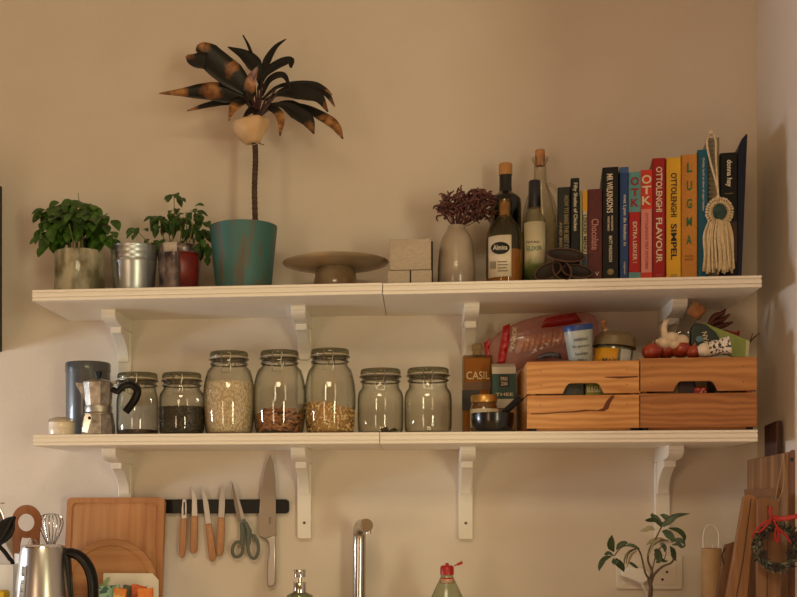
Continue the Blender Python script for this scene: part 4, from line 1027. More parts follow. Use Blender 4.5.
m.build('red_band', thin_glass('faded red film print', (236, 150, 146), (180, 80, 80), body=.3, bodycol=(190, 60, 62), rough=.2), o, smooth=180, solid=.0006)
lettering(o, [('KNACK', f.pt(514.5, 349, -.040), (f.pt(517, 327, -.040) - f.pt(514.5, 349, -.040)), Vector((-4 * g, 0, .002)))], cream)
m = MB()
strip([(537, 356), (548, 352), (560, 353)], [(537, 361), (548, 358), (562, 359)], lambda u, v: -.038)
m.build('silver_print', M('silver blue film print', (120, 112, 120), .3, col2=(52, 44, 60), scale=90), o, smooth=180, solid=.0006)
ck = M('cracker', (250, 208, 150), .8, col2=(206, 148, 92), scale=120, bump=.8)
for i in range(10):
    t = i / 9; u = 520 + t * 50; v = 345 - t * 10
    fc = Fr(u, -.062, P(u, v, -.062).z)
    m = MB(); m.x = Matrix.Rotation(.2, 4, 'Y') @ Matrix.Rotation(.25, 4, 'Z')
    m.ball((0, 0, 0), (2.3 * fc.m, .020, 9 * fc.m), 12, 8, wob=.15, ws=160)
    w_ = m.build('cracker', ck, None, smooth=180); w_.location = fc.loc
    tag(w_, 'upright tan cracker in a row inside the pinkish plastic bag', 'cracker', 'crackers in the plastic bag')

# --- white tub with blue lid
f = Fr(582, -.225, RZ); g = f.m; T = f.z(328)
o = thing('lidded_tub', 'tilted white tub with blue lid and handwritten-looking print, in the left crate', 'tub', f.loc, rot=(.12, -.10, 0))
MB().lathe([(0, 0), (10 * g, 0), (10.4 * g, .002), (14.2 * g, T - .004), (0, T - .004)], 40, cap=False).build('body', M('white tub', (186, 192, 186), .35, col2=(160, 168, 164), scale=30), o)
MB().lathe([(0, T - .006), (14.8 * g, T - .006), (15 * g, T + .003), (14.4 * g, T + .006), (0, T + .0065)], 40, cap=False).build('lid', M('blue lid', (30, 62, 130), .35), o)
for k, (s, w_) in enumerate((('zeezout', 14), ('fijn gemalen', 17), ('keuken', 12), ('500 g', 9))):
    zz = T * (.72 - .15 * k); rr = 10.6 * g + (14.2 - 10.4) * g * zz / T
    lettering(o, [(s, (-w_ / 2 * g - .001, -rr * 1.005 - .0004, zz), (w_ * g, 0, 0), (0, -.0012, 3.2 * g))], M('print blue grey', (70, 80, 92), .5), 'printed_lettering')

# --- round jar with yellow label
f = Fr(611.5, -.224, RZ); g = f.m; T = f.z(332)
o = thing('preserve_jar', 'squat jar with wide olive lid and yellow label in the left crate', 'jar', f.loc, rot=(0, .1, 0))
MB().lathe([(0, 0), (16 * g, 0), (18 * g, .004), (19 * g, T * .5), (18.4 * g, T * .62), (0, T * .62)], 40, cap=False).build('body', M('olive jar contents', (96, 94, 62), .2, coat=.6), o)
MB().lathe([(0, T * .62), (20.4 * g, T * .62), (20.8 * g, T * .68), (19.6 * g, T * .86), (15 * g, T * .97), (0, T)], 40, cap=False).build('lid', M('olive brown lid', (116, 98, 62), .4, col2=(100, 84, 54), scale=20), o)
MB().tube([Vector((20.6 * g * math.cos(a), 20.6 * g * math.sin(a), T * .63)) for a in [i * 2 * PI / 40 for i in range(40)]], .0014, 6, closed=True).build('lid_wire', black, o)
L_ = arc_label(o, 19.4 * g, -19, 1.5, .002, T * .56, M('yellow label', (220, 160, 30), .5, col2=(206, 140, 24), scale=20)); tag(L_, 'yellow paper label')
L2 = arc_label(o, 19.4 * g, 4, 15, .002, T * .56, M('whitish label', (190, 190, 184), .5)); tag(L2, 'whitish paper label')
lettering(L_, [('MAÏS', (-13 * g, -19.4 * g * .93 - .003, T * .2), (14 * g, -.004, 0), (0, 0, .012))], M('dark green ink', (50, 54, 24), .5))
f2 = Fr(604, -.224, RZ + T + .0); g = f2.m
o = thing('ginger_root', 'small knobbly brown and white root standing on the olive jar lid', 'root', f2.loc)
m = MB(); m.tube(catmull([(0, 0, -.0035), (.002, 0, .008), (-.003, 0, .018), (.004, 0, .026)], 5), [.005, .0065, .005, .0065, .004], 10); m.build('root', M('root skin', (140, 96, 66), .8, col2=(206, 178, 140), scale=60, contrast=(.5, .6)), o)

# --- contents of the right crate
onm = M('orange red onion skin', (190, 82, 44), .35, col2=(140, 40, 26), scale=14, stretch=(1.5, 1.5, .4), coat=.3)
for (u, v, r, Y, lab) in ((652, 352, 10, -.245, 'leftmost reddish onion in the right crate'), (666, 350, 10.5, -.225, 'reddish onion under the garlic, second from the left'), (681, 349.5, 10, -.235, 'orange-red onion under the garlic, second from the right'), (694, 352, 8, -.245, 'rightmost small reddish onion, beside the speckled cup'), (670, 340, 8, -.21, 'topmost reddish onion, half covered by the garlic')):
    f = Fr(u, Y, RZ); g = f.m
    o = thing('onion', lab, 'onion', f.loc)
    c = f.z(v); m = MB(); m.ball((0, 0, c), (r * g, r * g, min(c - .0002, r * .85 * g) if v > 345 else r * .85 * g), 20, 12, wob=.04); m.build('bulb', onm, o, smooth=180)
    m = MB(); m.tube([(0, -.002, c + r * .78 * g), (.002, -.004, c + r * 1.15 * g)], [.003, .001], 6); m.build('dry_stalk', M('dry onion stalk', (168, 120, 70), .8), o)
gm = M('garlic skin', (232, 214, 190), .5, col2=(214, 190, 164), scale=30, stretch=(2, 2, .3))
f = Fr(673, -.24, RZ); g = f.m
o = thing('garlic_bulb', 'white garlic bulb with an upright papery stalk lying on the onions', 'garlic', f.loc)
m = MB()
for (u, v, r) in ((664, 343, 7.5), (672, 338, 7.5), (681, 341, 8), (675, 345, 6.5), (659, 342, 4)): m.ball(f.pt(u, v, random.uniform(-.006, .004)), (r * g, r * g * .9, r * .8 * g), 14, 10, wob=.12)
m.build('cloves', gm, o, smooth=180)
m = MB(); m.tube(catmull([f.pt(668, 340), f.pt(664.5, 334), f.pt(664, 327), f.pt(666, 321)], 5), [6 * g, 3.6 * g, 3 * g, 2.4 * g], 10)
for du in (-2.2, .2, 2.6): m.tube([f.pt(666, 324), f.pt(666 + du, 319)], [1.6 * g, .5 * g], 6)
m.build('papery_stalk', gm, o, smooth=180)
# leaning corked bottle
f = Fr(690, -.17, RZ); g = f.m
b0 = f.pt(668, 352, .02); b1 = f.pt(697.5, 309, -.005); ax = (b1 - b0); Lh = ax.length
o = thing('corked_bottle', 'clear bottle with a wide cork leaning in the right crate', 'bottle', f.loc)
X = Matrix.Translation(b0) @ ax.to_track_quat('Z', 'Y').to_matrix().to_4x4()
m = MB(); m.x = X; m.lathe([(0, 0), (12 * g, 0), (13 * g, .004), (13 * g, Lh * .45), (10 * g, Lh * .6), (6 * g, Lh * .7), (6 * g, Lh * .84), (0, Lh * .84)], 32, cap=False); m.build('body', bclear, o)
m = MB(); m.x = X; m.lathe([(0, Lh * .82), (6.4 * g, Lh * .82), (7.6 * g, Lh * .86), (7.8 * g, Lh * 1.06), (6.8 * g, Lh * 1.1), (0, Lh * 1.1)], 28, cap=False); m.build('cork', M('broad cork', (176, 120, 72), .8, col2=(146, 92, 52), scale=80, bump=.3), o)
def slab(name, label, cat, pts, Y, th, mat, tilt=None):
    cu = sum(p[0] for p in pts) / len(pts); cv = max(p[1] for p in pts)
    f = Fr(cu, Y, P(cu, cv, Y).z); o = thing(name, label, cat, f.loc)
    m = MB(); m.prism([(f.pt(u, v).x, f.z(v)) for u, v in pts], 0, th)
    return o, f, m
o, f, m = slab('booklet', 'pale green card folder leaning behind the dark green packet', 'folder', [(699, 323), (704, 322.5), (750, 341), (748.5, 357), (734, 357.5), (716, 350), (700, 352)], -.205, .008, None)
m.build('cover', M('light green card', (148, 162, 84), .5), o, bevel=.001)
m = MB(); m.prism([(f.pt(u, v).x, f.z(v)) for u, v in ((746.2, 340.4), (749.6, 341.6), (748.2, 357), (745.2, 357))], -.0006, .0086); m.build('pale_edge', M('card edge', (196, 196, 150), .5), o)
o, f, m = slab('food_pouch', 'dark bottle-green food pouch with white vertical lettering', 'pouch', [(691, 326), (697, 322.5), (706, 324), (716, 332), (723, 343), (722, 352), (706, 353), (697, 350), (690, 345)], -.228, .014, None)
m.build('pouch', M('bottle green pouch', (18, 36, 28), .35, col2=(26, 48, 38), scale=30, bump=.3, coat=.3), o, bevel=.004, bseg=3)
q0 = f.pt(709, 344, -.0008); lettering(o, [('VAN', q0, f.pt(707, 331.5, -.0008) - q0, Vector((-5 * f.m, 0, -.0015)))], cream)
m = MB(); m.x = Matrix.Translation(f.pt(699.5, 339, -.0006)) @ Matrix.Rotation(PI / 2, 4, 'X'); m.lathe([(0, 0), (1, 0), (1, .0006), (0, .0006)], 20, sx=3.6 * f.m, sy=3 * f.m, cap=False); m.build('blue_patch', M('pale blue patch', (96, 130, 150), .5), o)
f = Fr(712, -.255, RZ); g = f.m
o = thing('speckled_cup', 'white cup with black specks lying on its side at the crate front', 'cup', f.loc)
b0, b1 = f.pt(698, 351.5), f.pt(730, 345, -.012); ax = b1 - b0; Lh = ax.length
X = Matrix.Translation(b0) @ ax.to_track_quat('Z', 'Y').to_matrix().to_4x4()
speck = M('white with black specks', (228, 214, 194), .5, col2=(34, 30, 28), scale=170, contrast=(.5, .58), detail=2)
m = MB(); m.x = X; m.lathe([(0, 0), (4.5 * g, .001), (6.5 * g, .008), (7.6 * g, .022)], 28, cap=False); lb = m.build('plain_base', M('plain white cup', (228, 210, 186), .5), o, solid=.002)
m = MB(); m.x = X; m.lathe([(7.6 * g, .022), (8 * g, .04), (9 * g, Lh - .004), (9.8 * g, Lh), (9.2 * g, Lh), (7.4 * g, .03), (0, .028)], 28, cap=False); m.build('speckled_wall', speck, o)
m = MB(); m.x = X; m.lathe([(8.4 * g, Lh * .9), (4 * g, Lh * .93), (0, Lh * .95)], 24, cap=False); m.build('dark_inside', M('dark red inside', (70, 28, 26), .7), o)  # dark red disc set just inside the cup mouth
# dried chillies behind
f = Fr(722, -.12, RZ); g = f.m
chm = M('dried chilli', (112, 54, 32), .4, col2=(80, 30, 22), scale=30, coat=.2)
for i, (pts, lab, c) in enumerate(((((708, 326), (714, 317), (721, 314), (726, 309)), 'dried brown chilli with hooked tip, uppermost of the tangle', chm), (((706, 330), (714, 322), (722, 320), (730, 314)), 'dried brown chilli in the middle of the tangle', chm), (((708, 333), (716, 327), (725, 325), (733, 322)), 'dried brown curled chilli at the right of the tangle', chm),
                                  (((716, 331), (726, 333), (736, 335), (739, 331)), 'bright red dried chilli on the tangle edge', M('red chilli', (150, 26, 22), .35, coat=.3)))):
    o = thing('dried_chilli', lab, 'chilli', f.loc, 'dried chillies in the right crate')
    m = MB(); m.tube(catmull([f.pt(u, v, .008 * i) for u, v in pts], 5), [1.6 * g, 3 * g, 3.2 * g, 2.4 * g, .8 * g], 8); m.build('pod', c, o, smooth=180)
    m = MB(); a = f.pt(pts[0][0], pts[0][1], .008 * i); m.tube([a, a + Vector((-.006, 0, -.006)), a + Vector((-.009, 0, -.03))], .0011, 5); m.build('stalk', stem_g, o)
o = thing('herb_twig', 'bare dry twig poking out at the right end of the right crate', 'twig', f.loc)
m = MB(); m.tube(catmull([Vector((f.pt(738, 352).x, 0, -.1184)), f.pt(744, 352), f.pt(750, 342), f.pt(757, 335), f.pt(760, 333)], 4), [1 * g, .5 * g], 5); m.tube([f.pt(750, 342), f.pt(753, 333)], [.7 * g, .3 * g], 5); m.build('twig', M('dry twig', (88, 64, 44), .8), o)

# ================================================================== WALL BELOW THE SHELVES
a, b = P(150, 499.5, 0), P(289.5, 513.5, 0)
o = thing('magnetic_strip', 'black magnetic knife strip screwed to the wall', 'knife rack', ((a.x + b.x) / 2, 0, b.z))
hw_, hh = (b.x - a.x) / 2, a.z - b.z
def rrect(x0, x1, z0, z1, r, n=6):
    q = []
    for cx, cz, a0 in ((x1 - r, z1 - r, 0), (x0 + r, z1 - r, PI / 2), (x0 + r, z0 + r, PI), (x1 - r, z0 + r, 1.5 * PI)):
        for i in range(n + 1): a = a0 + i / n * PI / 2; q.append((cx + r * math.cos(a), cz + r * math.sin(a)))
    return q
m = MB(); m.prism(rrect(-hw_, hw_, 0, hh, .009), -.018, 0); m.build('bar', black, o, bevel=.001)
KY = -.0185
beech = wood('knife handle wood', (196, 146, 106), (170, 116, 78), 'z', 5, .5)
blade = M('knife blade steel', (158, 156, 152), .3, 1)
def knife(name, label, bl, hd, blm, hdm, rivets=(), cat='knife', group=None):
    cu = sum(p[0] for p in hd) / len(hd); vb = max(p[1] for p in hd)
    f = Fr(cu, KY, P(cu, vb, KY).z); o = thing(name, label, cat, f.loc, group)
    m = MB(); m.prism([(f.pt(u, v).x, f.z(v)) for u, v in bl], -.0022, -.0004); m.build('blade', blm, o, smooth=0, bevel=.0005, bseg=1)
    m = MB(); m.prism([(f.pt(u, v).x, f.z(v)) for u, v in hd], -.008, .004); m.build('handle', hdm, o, bevel=.003, bseg=3)
    if rivets:
        m = MB()
        for u, v in rivets:
            m.x = Matrix.Translation(f.pt(u, v, -.008)) @ Matrix.Rotation(PI / 2, 4, 'X'); m.lathe([(.0014, -.0005), (.0014, .0003), (0, .0003)], 10)
        m.build('rivets', M('brass rivet', (206, 168, 110), .35, .8), o)
    return o, f
o, f = knife('vegetable_peeler', 'wooden-handled peeler, leftmost tool on the magnetic strip',
      [(182, 519), (181.6, 509), (182.6, 500), (184.6, 498), (186.6, 500), (187, 509), (186.6, 519)], [(181, 518.5), (187, 518.5), (187, 530), (186, 550), (184.5, 557), (182, 558.5), (180, 556), (179.4, 548), (180.3, 530)], blade, beech)
m = MB(); m.prism([(f.pt(u, v).x, f.z(v)) for u, v in ((183.7, 515), (183.7, 502), (185.2, 502), (185.2, 515))], -.003, -.0018); m.build('blade_slot', black, o, smooth=0)
knife('paring_knife', 'wooden-handled paring knife hanging straight, second from the left', [(191.8, 517), (192, 500), (191.2, 486.5), (194.5, 491), (197, 497), (197.8, 517)], [(191, 516), (197.8, 516), (198, 530), (197.5, 550), (195, 553.8), (192, 553.5), (190.4, 550), (190.8, 530)], blade, beech, [(194.3, 521), (194.3, 528), (194, 536)], group='small wooden-handled knives')
knife('paring_knife', 'wooden-handled paring knife leaning, third on the strip, its handle lowest', [(206, 524.5), (203.5, 506), (201.3, 486), (205.5, 492), (208.5, 502), (211.6, 523.5)], [(205.8, 524), (211.4, 523.2), (214, 536), (216.5, 556), (215, 561), (212, 562), (209.8, 559.5), (207, 538)], blade, beech, [(209, 529), (210, 536), (211.4, 545)], group='small wooden-handled knives')
knife('paring_knife', 'wooden-handled paring knife tilted the other way, left of the scissors', [(218.4, 518), (219, 500), (222.4, 483), (225.2, 492), (225.2, 505), (224.4, 518)], [(218.2, 517.5), (224.8, 517.5), (225, 530), (224, 550), (222, 555.5), (219, 556.5), (216.8, 553), (217, 535)], blade, beech, [(221.4, 523), (221.2, 530), (220.6, 541)], group='small wooden-handled knives')
# scissors
f = Fr(245, KY, P(245, 561, KY).z); g = f.m
o = thing('scissors', 'kitchen scissors with grey-green loop handles beside the chef knife', 'scissors', f.loc)
m = MB(); m.prism([(f.pt(u, v).x, f.z(v)) for u, v in ((231, 479), (234, 485), (239.5, 500), (246, 521), (240.5, 523), (237.5, 508))], -.003, -.0004); m.build('blade', blade, o, smooth=0)
m = MB(); m.prism([(f.pt(u, v).x, f.z(v)) for u, v in ((231.6, 482), (237, 500), (241.5, 521), (238.6, 523), (235, 506))], -.005, -.0032); m.build('blade', M('blade inner', (120, 112, 104), .3, 1), o, smooth=0)
sg = M('grey green plastic', (96, 102, 92), .5)
def loop(cu, cv, ru, rv, tilt, arm):
    m = MB(); pts = []
    for i in range(28):
        t = i * 2 * PI / 28; x, y = ru * math.cos(t), rv * math.sin(t)
        pts.append(f.pt(cu + x * math.cos(tilt) - y * math.sin(tilt), cv + x * math.sin(tilt) + y * math.cos(tilt), -.006))
    m.tube(pts, 1.7 * g, 8, closed=True); m.tube([f.pt(u, v, -.006) for u, v in arm], [2.0 * g, 2.9 * g, 2.2 * g], 8); m.build('handle', sg, o)
loop(237.6, 549.5, 5.2, 7.6, .15, [(241.5, 522), (243, 530), (242.6, 545)])
loop(253.2, 547, 5.2, 11.5, -.05, [(245, 522), (249, 531), (248.5, 545)])
m = MB(); m.x = Matrix.Translation(f.pt(243.5, 521, -.0075)) @ Matrix.Rotation(PI / 2, 4, 'X'); m.lathe([(2.2 * g, -.002), (2.2 * g, .001), (0, .001)], 14); m.build('pivot', sg, o)
o, f = knife('chef_knife', 'large chef knife with steel handle, rightmost on the magnetic strip',
    [(270.5, 454.5), (273.5, 463), (275.2, 476), (276, 500), (276.2, 536), (266, 538.5), (258.2, 535), (259, 515), (260.4, 497), (264, 473), (267.5, 461)], [(265.5, 537.5), (275.6, 535.5), (276.2, 560), (276, 583), (274, 586), (268, 587), (267, 575), (267.6, 562), (269.4, 551), (268.6, 543)], M('satin blade', (146, 136, 124), .38, 1), steel)
lettering(o, [('VG', f.pt(271, 524, -.0023), Vector((0, 0, .016)), Vector((-.005, 0, 0)))], ink, 'blade_mark', th=.0003)

# --- cutting boards leaning on the wall
oak = wood('oiled beech board', (208, 152, 102), (180, 118, 70), 'z', 3.2, .5, bands=('x', .062, .16))
oak_d = wood('oiled beech edge', (190, 132, 84), (164, 106, 60), 'z', 3.2, .5)
f = Fr(110.2, -.105, CZ); g = f.m; H = f.z(495.8, .05); W = 50.8 * g
def board_frame(m, outer, inner, y0, y1):
    n = len(outer); A = [[m.v((p[0], y, p[1])) for p in L_] for y in (y0, y1) for L_ in (outer, inner)]
    for i in range(n):
        j = (i + 1) % n
        m.f([A[0][i], A[0][j], A[1][j], A[1][i]]); m.f([A[2][i], A[3][i], A[3][j], A[2][j]]); m.f([A[0][i], A[2][i], A[2][j], A[0][j]]); m.f([A[1][i], A[1][j], A[3][j], A[3][i]])
lean = math.atan(.05 / H)
o = thing('cutting_board', 'large rectangular wooden cutting board with juice groove leaning on the wall', 'cutting board', f.loc, rot=(-lean, 0, 0))
m = MB(); m.prism(rrect(-W, W, 0, H, .012), .003, .022); m.build('board', oak, o, bevel=.002)
m = MB(); board_frame(m, rrect(-W, W, 0.0005, H, .012), rrect(-W + .014, W - .014, .014, H - .014, .01), 0, .003)
m.build('raised_rim', oak_d, o, smooth=0, bevel=.001)
m = MB(); m.prism(rrect(-W + .019, W - .019, .019, H - .019, .008), .0005, .003); m.build('raised_field', oak, o, bevel=.001)
f = Fr(108, -.147, CZ); g = f.m; R = 47.8 * g; zc = f.z(585.8)
lean = .14
o = thing('round_board', 'round wooden board with a carved ring leaning on the big cutting board', 'cutting board', f.loc, rot=(-lean, 0, 0))
rb = wood('round beech board', (200, 144, 96), (168, 112, 68), 'x', 2.2, .5, bands=('z', .05, .12))
zc = R / 1.0
m = MB(); m.x = Matrix.Translation((0, 0, f.z(538) - R)) @ Matrix.Rotation(PI / 2, 4, 'X') @ Matrix.Rotation(-.5, 4, 'Z')
m.lathe([(0, -.018), (R - .002, -.018), (R, -.016), (R, -.002), (R - .002, 0), (R * .86, 0), (R * .85, -.0022), (R * .825, -.0022), (R * .815, 0), (0, 0)], 72, cap=False); m.build('board', rb, o, smooth=30)
for s in (-1, 1): MB().box(s * .05 - .012, s * .05 + .012, -.002, .018, 0, f.z(538) - R * 1.9).build('foot', rb, o)

# --- tray of snack packets
f = Fr(125.5, -.215, CZ); g = f.m
o = thing('snack_tray', 'cream cardboard tray with clipped corners holding bright packets', 'tray', f.loc)
card = M('cream cardboard', (242, 232, 214), .6)
T = f.z(574.5)
m = MB(); m.prism([(-29 * g, 0), (28.5 * g, 0), (28.5 * g, T - 7 * g), (22 * g, T), (-28 * g, T), (-29 * g, T - 1 * g)], .052, .055); m.build('back_panel', card, o)
m = MB(); m.box(-29 * g, 28.5 * g, -.055, .052, 0, .003); m.box(-29 * g, 28.5 * g, -.055, -.052, .003, T * .5); m.build('base', card, o)
for s in (-29 * g, 28.5 * g - .003): MB().box(s, s + .003, -.052, .052, .003, T * .5).build('side_panel', card, o)
def snack(u, v, w, h, dep, dy, ang, mats, label):
    ff = Fr(u, -.215 + dy, CZ + .0035); gg = ff.m; top_ = ff.z(v)
    p = thing('snack_packet', label, 'packet', ff.loc, 'snack packets in the cardboard tray')
    m = MB(); m.x = Matrix.Translation((0, 0, top_ - h * gg)) @ Matrix.Rotation(ang, 4, 'Y'); hw2 = w / 2 * gg
    m.prism([(-hw2, 0), (hw2, 0), (hw2 * .96, h * gg * .5), (hw2, h * gg), (hw2 * .5, h * gg - .001), (-hw2 * .4, h * gg + .0005), (-hw2, h * gg), (-hw2 * .96, h * gg * .5)], -dep / 2, dep / 2)
    m.box(-hw2 * .9, hw2 * .9, -dep / 2 + .001, dep / 2 - .001, -(top_ - h * gg) + .0005, .002)
    m.build('packet', mats, p, bevel=.002); return p
sn1 = M('mint printed packet', (156, 196, 168), .4, col2=(44, 92, 74), scale=70, contrast=(.5, .56), detail=2)
sn2 = M('orange printed packet', (226, 134, 40), .4, col2=(236, 190, 110), scale=60, contrast=(.5, .6), detail=2)
sn3 = M('tomato printed packet', (216, 96, 34), .4, col2=(150, 50, 26), scale=60, contrast=(.5, .6), detail=2)
snack(110, 585.5, 24, 18, .012, -.035, -.12, sn1, 'mint green printed snack packet at the left in the tray')
snack(119, 588, 13, 16, .012, -.05, .1, sn2, 'yellow-orange printed snack packet in the middle of the tray')
snack(137, 585, 15, 18, .014, -.02, .15, sn3, 'tomato-red printed snack packet behind the orange pair')
snack(146, 588, 16, 16, .012, -.042, -.05, M('bright orange packet', (224, 106, 30), .4, col2=(238, 150, 60), scale=40), 'bright orange snack packet at the right end of the tray')
snack(127, 585, 9, 16, .01, -.01, .05, M('grey green packet', (96, 96, 72), .5), 'grey-green snack packet behind the middle of the tray')
ff = Fr(104, -.23, CZ + .004)
p = thing('herb_sprig', 'pale green leafy sprig standing among the packets', 'herb', ff.loc)
m = MB(); m.tube([(0, 0, 0), ff.pt(105, 586)], .0012, 5); m.build('stem', stem_g, p)
m = MB()
for (u0, v0, u1, v1) in ((104, 588, 110, 577), (103, 590, 99, 584), (105, 589, 106, 580), (102, 592, 110, 586)): m.leaf([ff.pt(u0, v0), ff.pt((u0 + u1) / 2, (v0 + v1) / 2 - 1), ff.pt(u1, v1)], [.0005, .005, .006, .0005], (0, -1, .3), k=4)
m.build('leaves', M('pale herb leaf', (142, 158, 104), .5), p, smooth=180)

# --- kettle
f = Fr(43.5, -.335, CZ); g = f.m; z = f.z
o = thing('kettle', 'brushed steel electric kettle with a black loop handle', 'kettle', f.loc)
MB().lathe([(0, .012), (29 * g, .012), (29.5 * g, .02), (28.6 * g, z(600)), (26 * g, z(575)), (23.6 * g, z(553)), (22.4 * g, z(547.5)), (0, z(547.5))], 64, cap=False).build('body', steel, o)
MB().lathe([(0, z(547.6)), (21.6 * g, z(547.6)), (21.2 * g, z(546)), (17 * g, z(544.6)), (0, z(544.4))], 48, cap=False).build('lid', chrome, o)
MB().lathe([(0, 0), (30 * g, 0), (30 * g, .010), (29 * g, .012), (0, .012)], 48, cap=False).build('power_base', black, o)
m = MB(); m.prism([(19 * g, z(549)), (22 * g, z(547)), (26 * g, z(550)), (28 * g, z(565)), (30 * g, z(600)), (27 * g, z(600)), (23.5 * g, z(560))], -.010, .010); m.build('handle_mount', black, o, bevel=.002)
m = MB(); m.tube(catmull([f.pt(65, 553, 0), f.pt(71, 552.6, 0), f.pt(80, 556.5, 0), f.pt(88, 566, 0), f.pt(92.5, 580, 0), f.pt(93, 598, 0), f.pt(90, 612, 0), f.pt(84, 622, 0), f.pt(72, 624, 0)], 5), [4 * g, 4.6 * g, 5 * g, 5 * g, 4.8 * g, 4.4 * g, 4 * g], 12, flat=1.35); m.build('handle', black, o)
Rk = 26.6 * g; ang = -PI / 2 - .52
m = MB(); m.lathe([(28.4 * g + .0006, z(597)), (26.2 * g + .0006, z(576)), (25 * g + .0006, z(565))], 8, a0=ang - .14, a1=ang + .14, cap=False); m.build('water_gauge', M('gauge strip', (170, 168, 162), .15, coat=.5), o, smooth=180, solid=.0008)
m = MB()
for k, v in enumerate((574, 582, 590)):
    r_ = (25 + (v - 565) * .108) * g + .0014; c = Vector((r_ * math.cos(ang), r_ * math.sin(ang), z(v)))
    tn = Vector((-math.sin(ang), math.cos(ang), 0)); m.tube([c - tn * .003, c + tn * .003], .0008, 5); m.tube([c + Vector((0, 0, .004)) - tn * .002, c + Vector((0, 0, .004)) + tn * .001], .0006, 5)
m.build('gauge_marks', black, o)

# --- utensil crock and tools
f = Fr(38, -.155, CZ); g = f.m; z = f.z
o = thing('utensil_crock', 'white ceramic crock holding cooking tools behind the kettle', 'crock', f.loc)
cer = M('white ceramic', (226, 226, 222), .25, coat=.4)
MB().lathe([(0, 0), (21 * g, 0), (22.5 * g, .004), (23 * g, z(554)), (22.4 * g, z(553)), (21.4 * g, z(554)), (20.8 * g, .008), (0, .008)], 48, cap=False).build('body', cer, o)
CB = CZ + .009
f = Fr(27, -.16, CB); g = f.m; z = f.z
o = thing('wooden_spatula', 'wooden spatula with a large round hole standing in the crock', 'spatula', f.loc)
wd = wood('spatula wood', (160, 98, 54), (132, 76, 38), 'z', 3, .55)
m = MB(); N_ = 36; c = f.pt(26.8, 521.5); out_, inn_ = [], []
for i in range(N_):
    a = i * 2 * PI / N_; out_.append((c.x + 15.2 * g * math.cos(a), c.z + 16.6 * g * math.sin(a))); inn_.append((f.pt(26.2, 522).x + 8.8 * g * math.cos(a), f.z(522.5) + 8.8 * g * math.sin(a)))
board_frame(m, out_, inn_, -.003, .003)
for q in (((12.5, 526), (17, 532), (22, 536.5), (20, 544), (19.5, 560), (13, 556)), ((40, 526), (36, 532), (30.5, 536.5), (33, 544), (33.5, 560), (39, 556))): m.prism([(f.pt(u, 0).x, z(v)) for u, v in q], -.0029, .0029)
m.prism([(f.pt(13, 0).x, z(556)), (f.pt(39, 0).x, z(556)), (f.pt(30, 0).x, z(590)), (f.pt(31, 0).x, 0), (f.pt(24, 0).x, 0), (f.pt(24, 0).x, z(590))], -.0029, .0029)
m.build('blade', wd, o)
m = MB(); m.x = Matrix.Translation(f.pt(26, 545, -.0035)) @ Matrix.Rotation(PI / 2, 4, 'X'); m.lathe([(0, 0), (1, 0), (1, .0006), (0, .0006)], 24, sx=6 * g, sy=7 * g, cap=False); 
f = Fr(50, -.13, CB); g = f.m; z = f.z
o = thing('balloon_whisk', 'wire balloon whisk standing head up in the crock', 'whisk', f.loc, rot=None)
m = MB(); c0 = f.pt(51, 552)
for k in range(9):
    a = k * PI / 9
    pts = []
    for t in [i / 16 for i in range(17)]:
        th = t * PI; r_ = 12.3 * g * math.sin(th) ** .8 * (1 if t < .5 else 1); s_ = 1 if t < .5 else -1
        w_ = 12.3 * g * math.sin(PI * t) * math.copysign(1, math.cos(th) + 1e-9)
        x = 12.3 * g * math.cos(th * 1.0 - PI / 2 + PI / 2) if False else None
        ph = t * 2 - 1  # -1..1 along the loop
        rad = 12.3 * g * (1 - ph * ph) ** 0 * math.sin(PI * (1 - abs(ph)) ** .75) if False else 12.3 * g * math.sin(min(PI, PI * (1 - abs(ph)) * .0 + PI * abs(ph) ** .8)) 
        zz = (z(513.5) - c0.z) * (1 - abs(ph) ** 1.7)
        sd = math.copysign(1, ph)
        pts.append(c0 + Vector((sd * rad * math.cos(a), sd * rad * math.sin(a), zz)))
    m.tube(catmull(pts, 2), .0009, 5)
m.build('wires', chrome, o)
m = MB(); m.tube([(0, 0, 0), c0 + Vector((0, 0, .006))], [.006, .0065], 12); m.build('handle', black, o)
f = Fr(31, -.185, CB); g = f.m
o = thing('milk_frother', 'small wire whisk head showing just above the kettle', 'whisk', f.loc)
m = MB()
for k in range(4):
    a = k * PI / 4
    m.tube([f.pt(33, 556) + Vector((math.cos(a) * 7 * g * math.sin(t), math.sin(a) * 7 * g * math.sin(t), 17 * g * (1 - math.cos(t)) / 2)) if False else f.pt(33, 549) + Vector((math.cos(a) * 6 * g * math.sin(t), math.sin(a) * 6 * g * math.sin(t), -10 * g * math.cos(t))) for t in [i * 2 * PI / 20 for i in range(20)]], .0008, 5, closed=True)
m.build('wires', chrome, o); m = MB(); m.tube([(0, 0, 0), f.pt(33, 559)], .004, 8); m.build('handle', steel, o)
f = Fr(8, -.25, CZ); g = f.m; z = f.z
o = thing('white_holder', 'narrow square white holder left of the kettle', 'holder', f.loc)
m = MB(); w_ = 8.5 * g
m.box(-w_, w_, -.02, .02, 0, .003); m.box(-w_, w_, -.02, -.017, .003, z(564)); m.box(-w_, w_, .017, .02, .003, z(564)); m.box(-w_, -w_ + .003, -.017, .017, .003, z(564)); m.box(w_ - .003, w_, -.017, .017, .003, z(564))
m.build('body', cer, o, bevel=.001)
f = Fr(6, -.25, CZ + .004); g = f.m
o = thing('black_ladle', 'black nylon ladle standing in the white holder, its bowl cut by the left edge', 'ladle', f.loc)
m = MB(); m.leaf([f.pt(15.5, 516.5), f.pt(10, 523), f.pt(3, 535), f.pt(-4, 546)], [.5 * g, 4 * g, 8 * g, 9 * g, 6 * g, 1 * g], (.35, -1, .35), fold=.5, k=6); m.build('bowl', black, o, smooth=180, solid=.003)
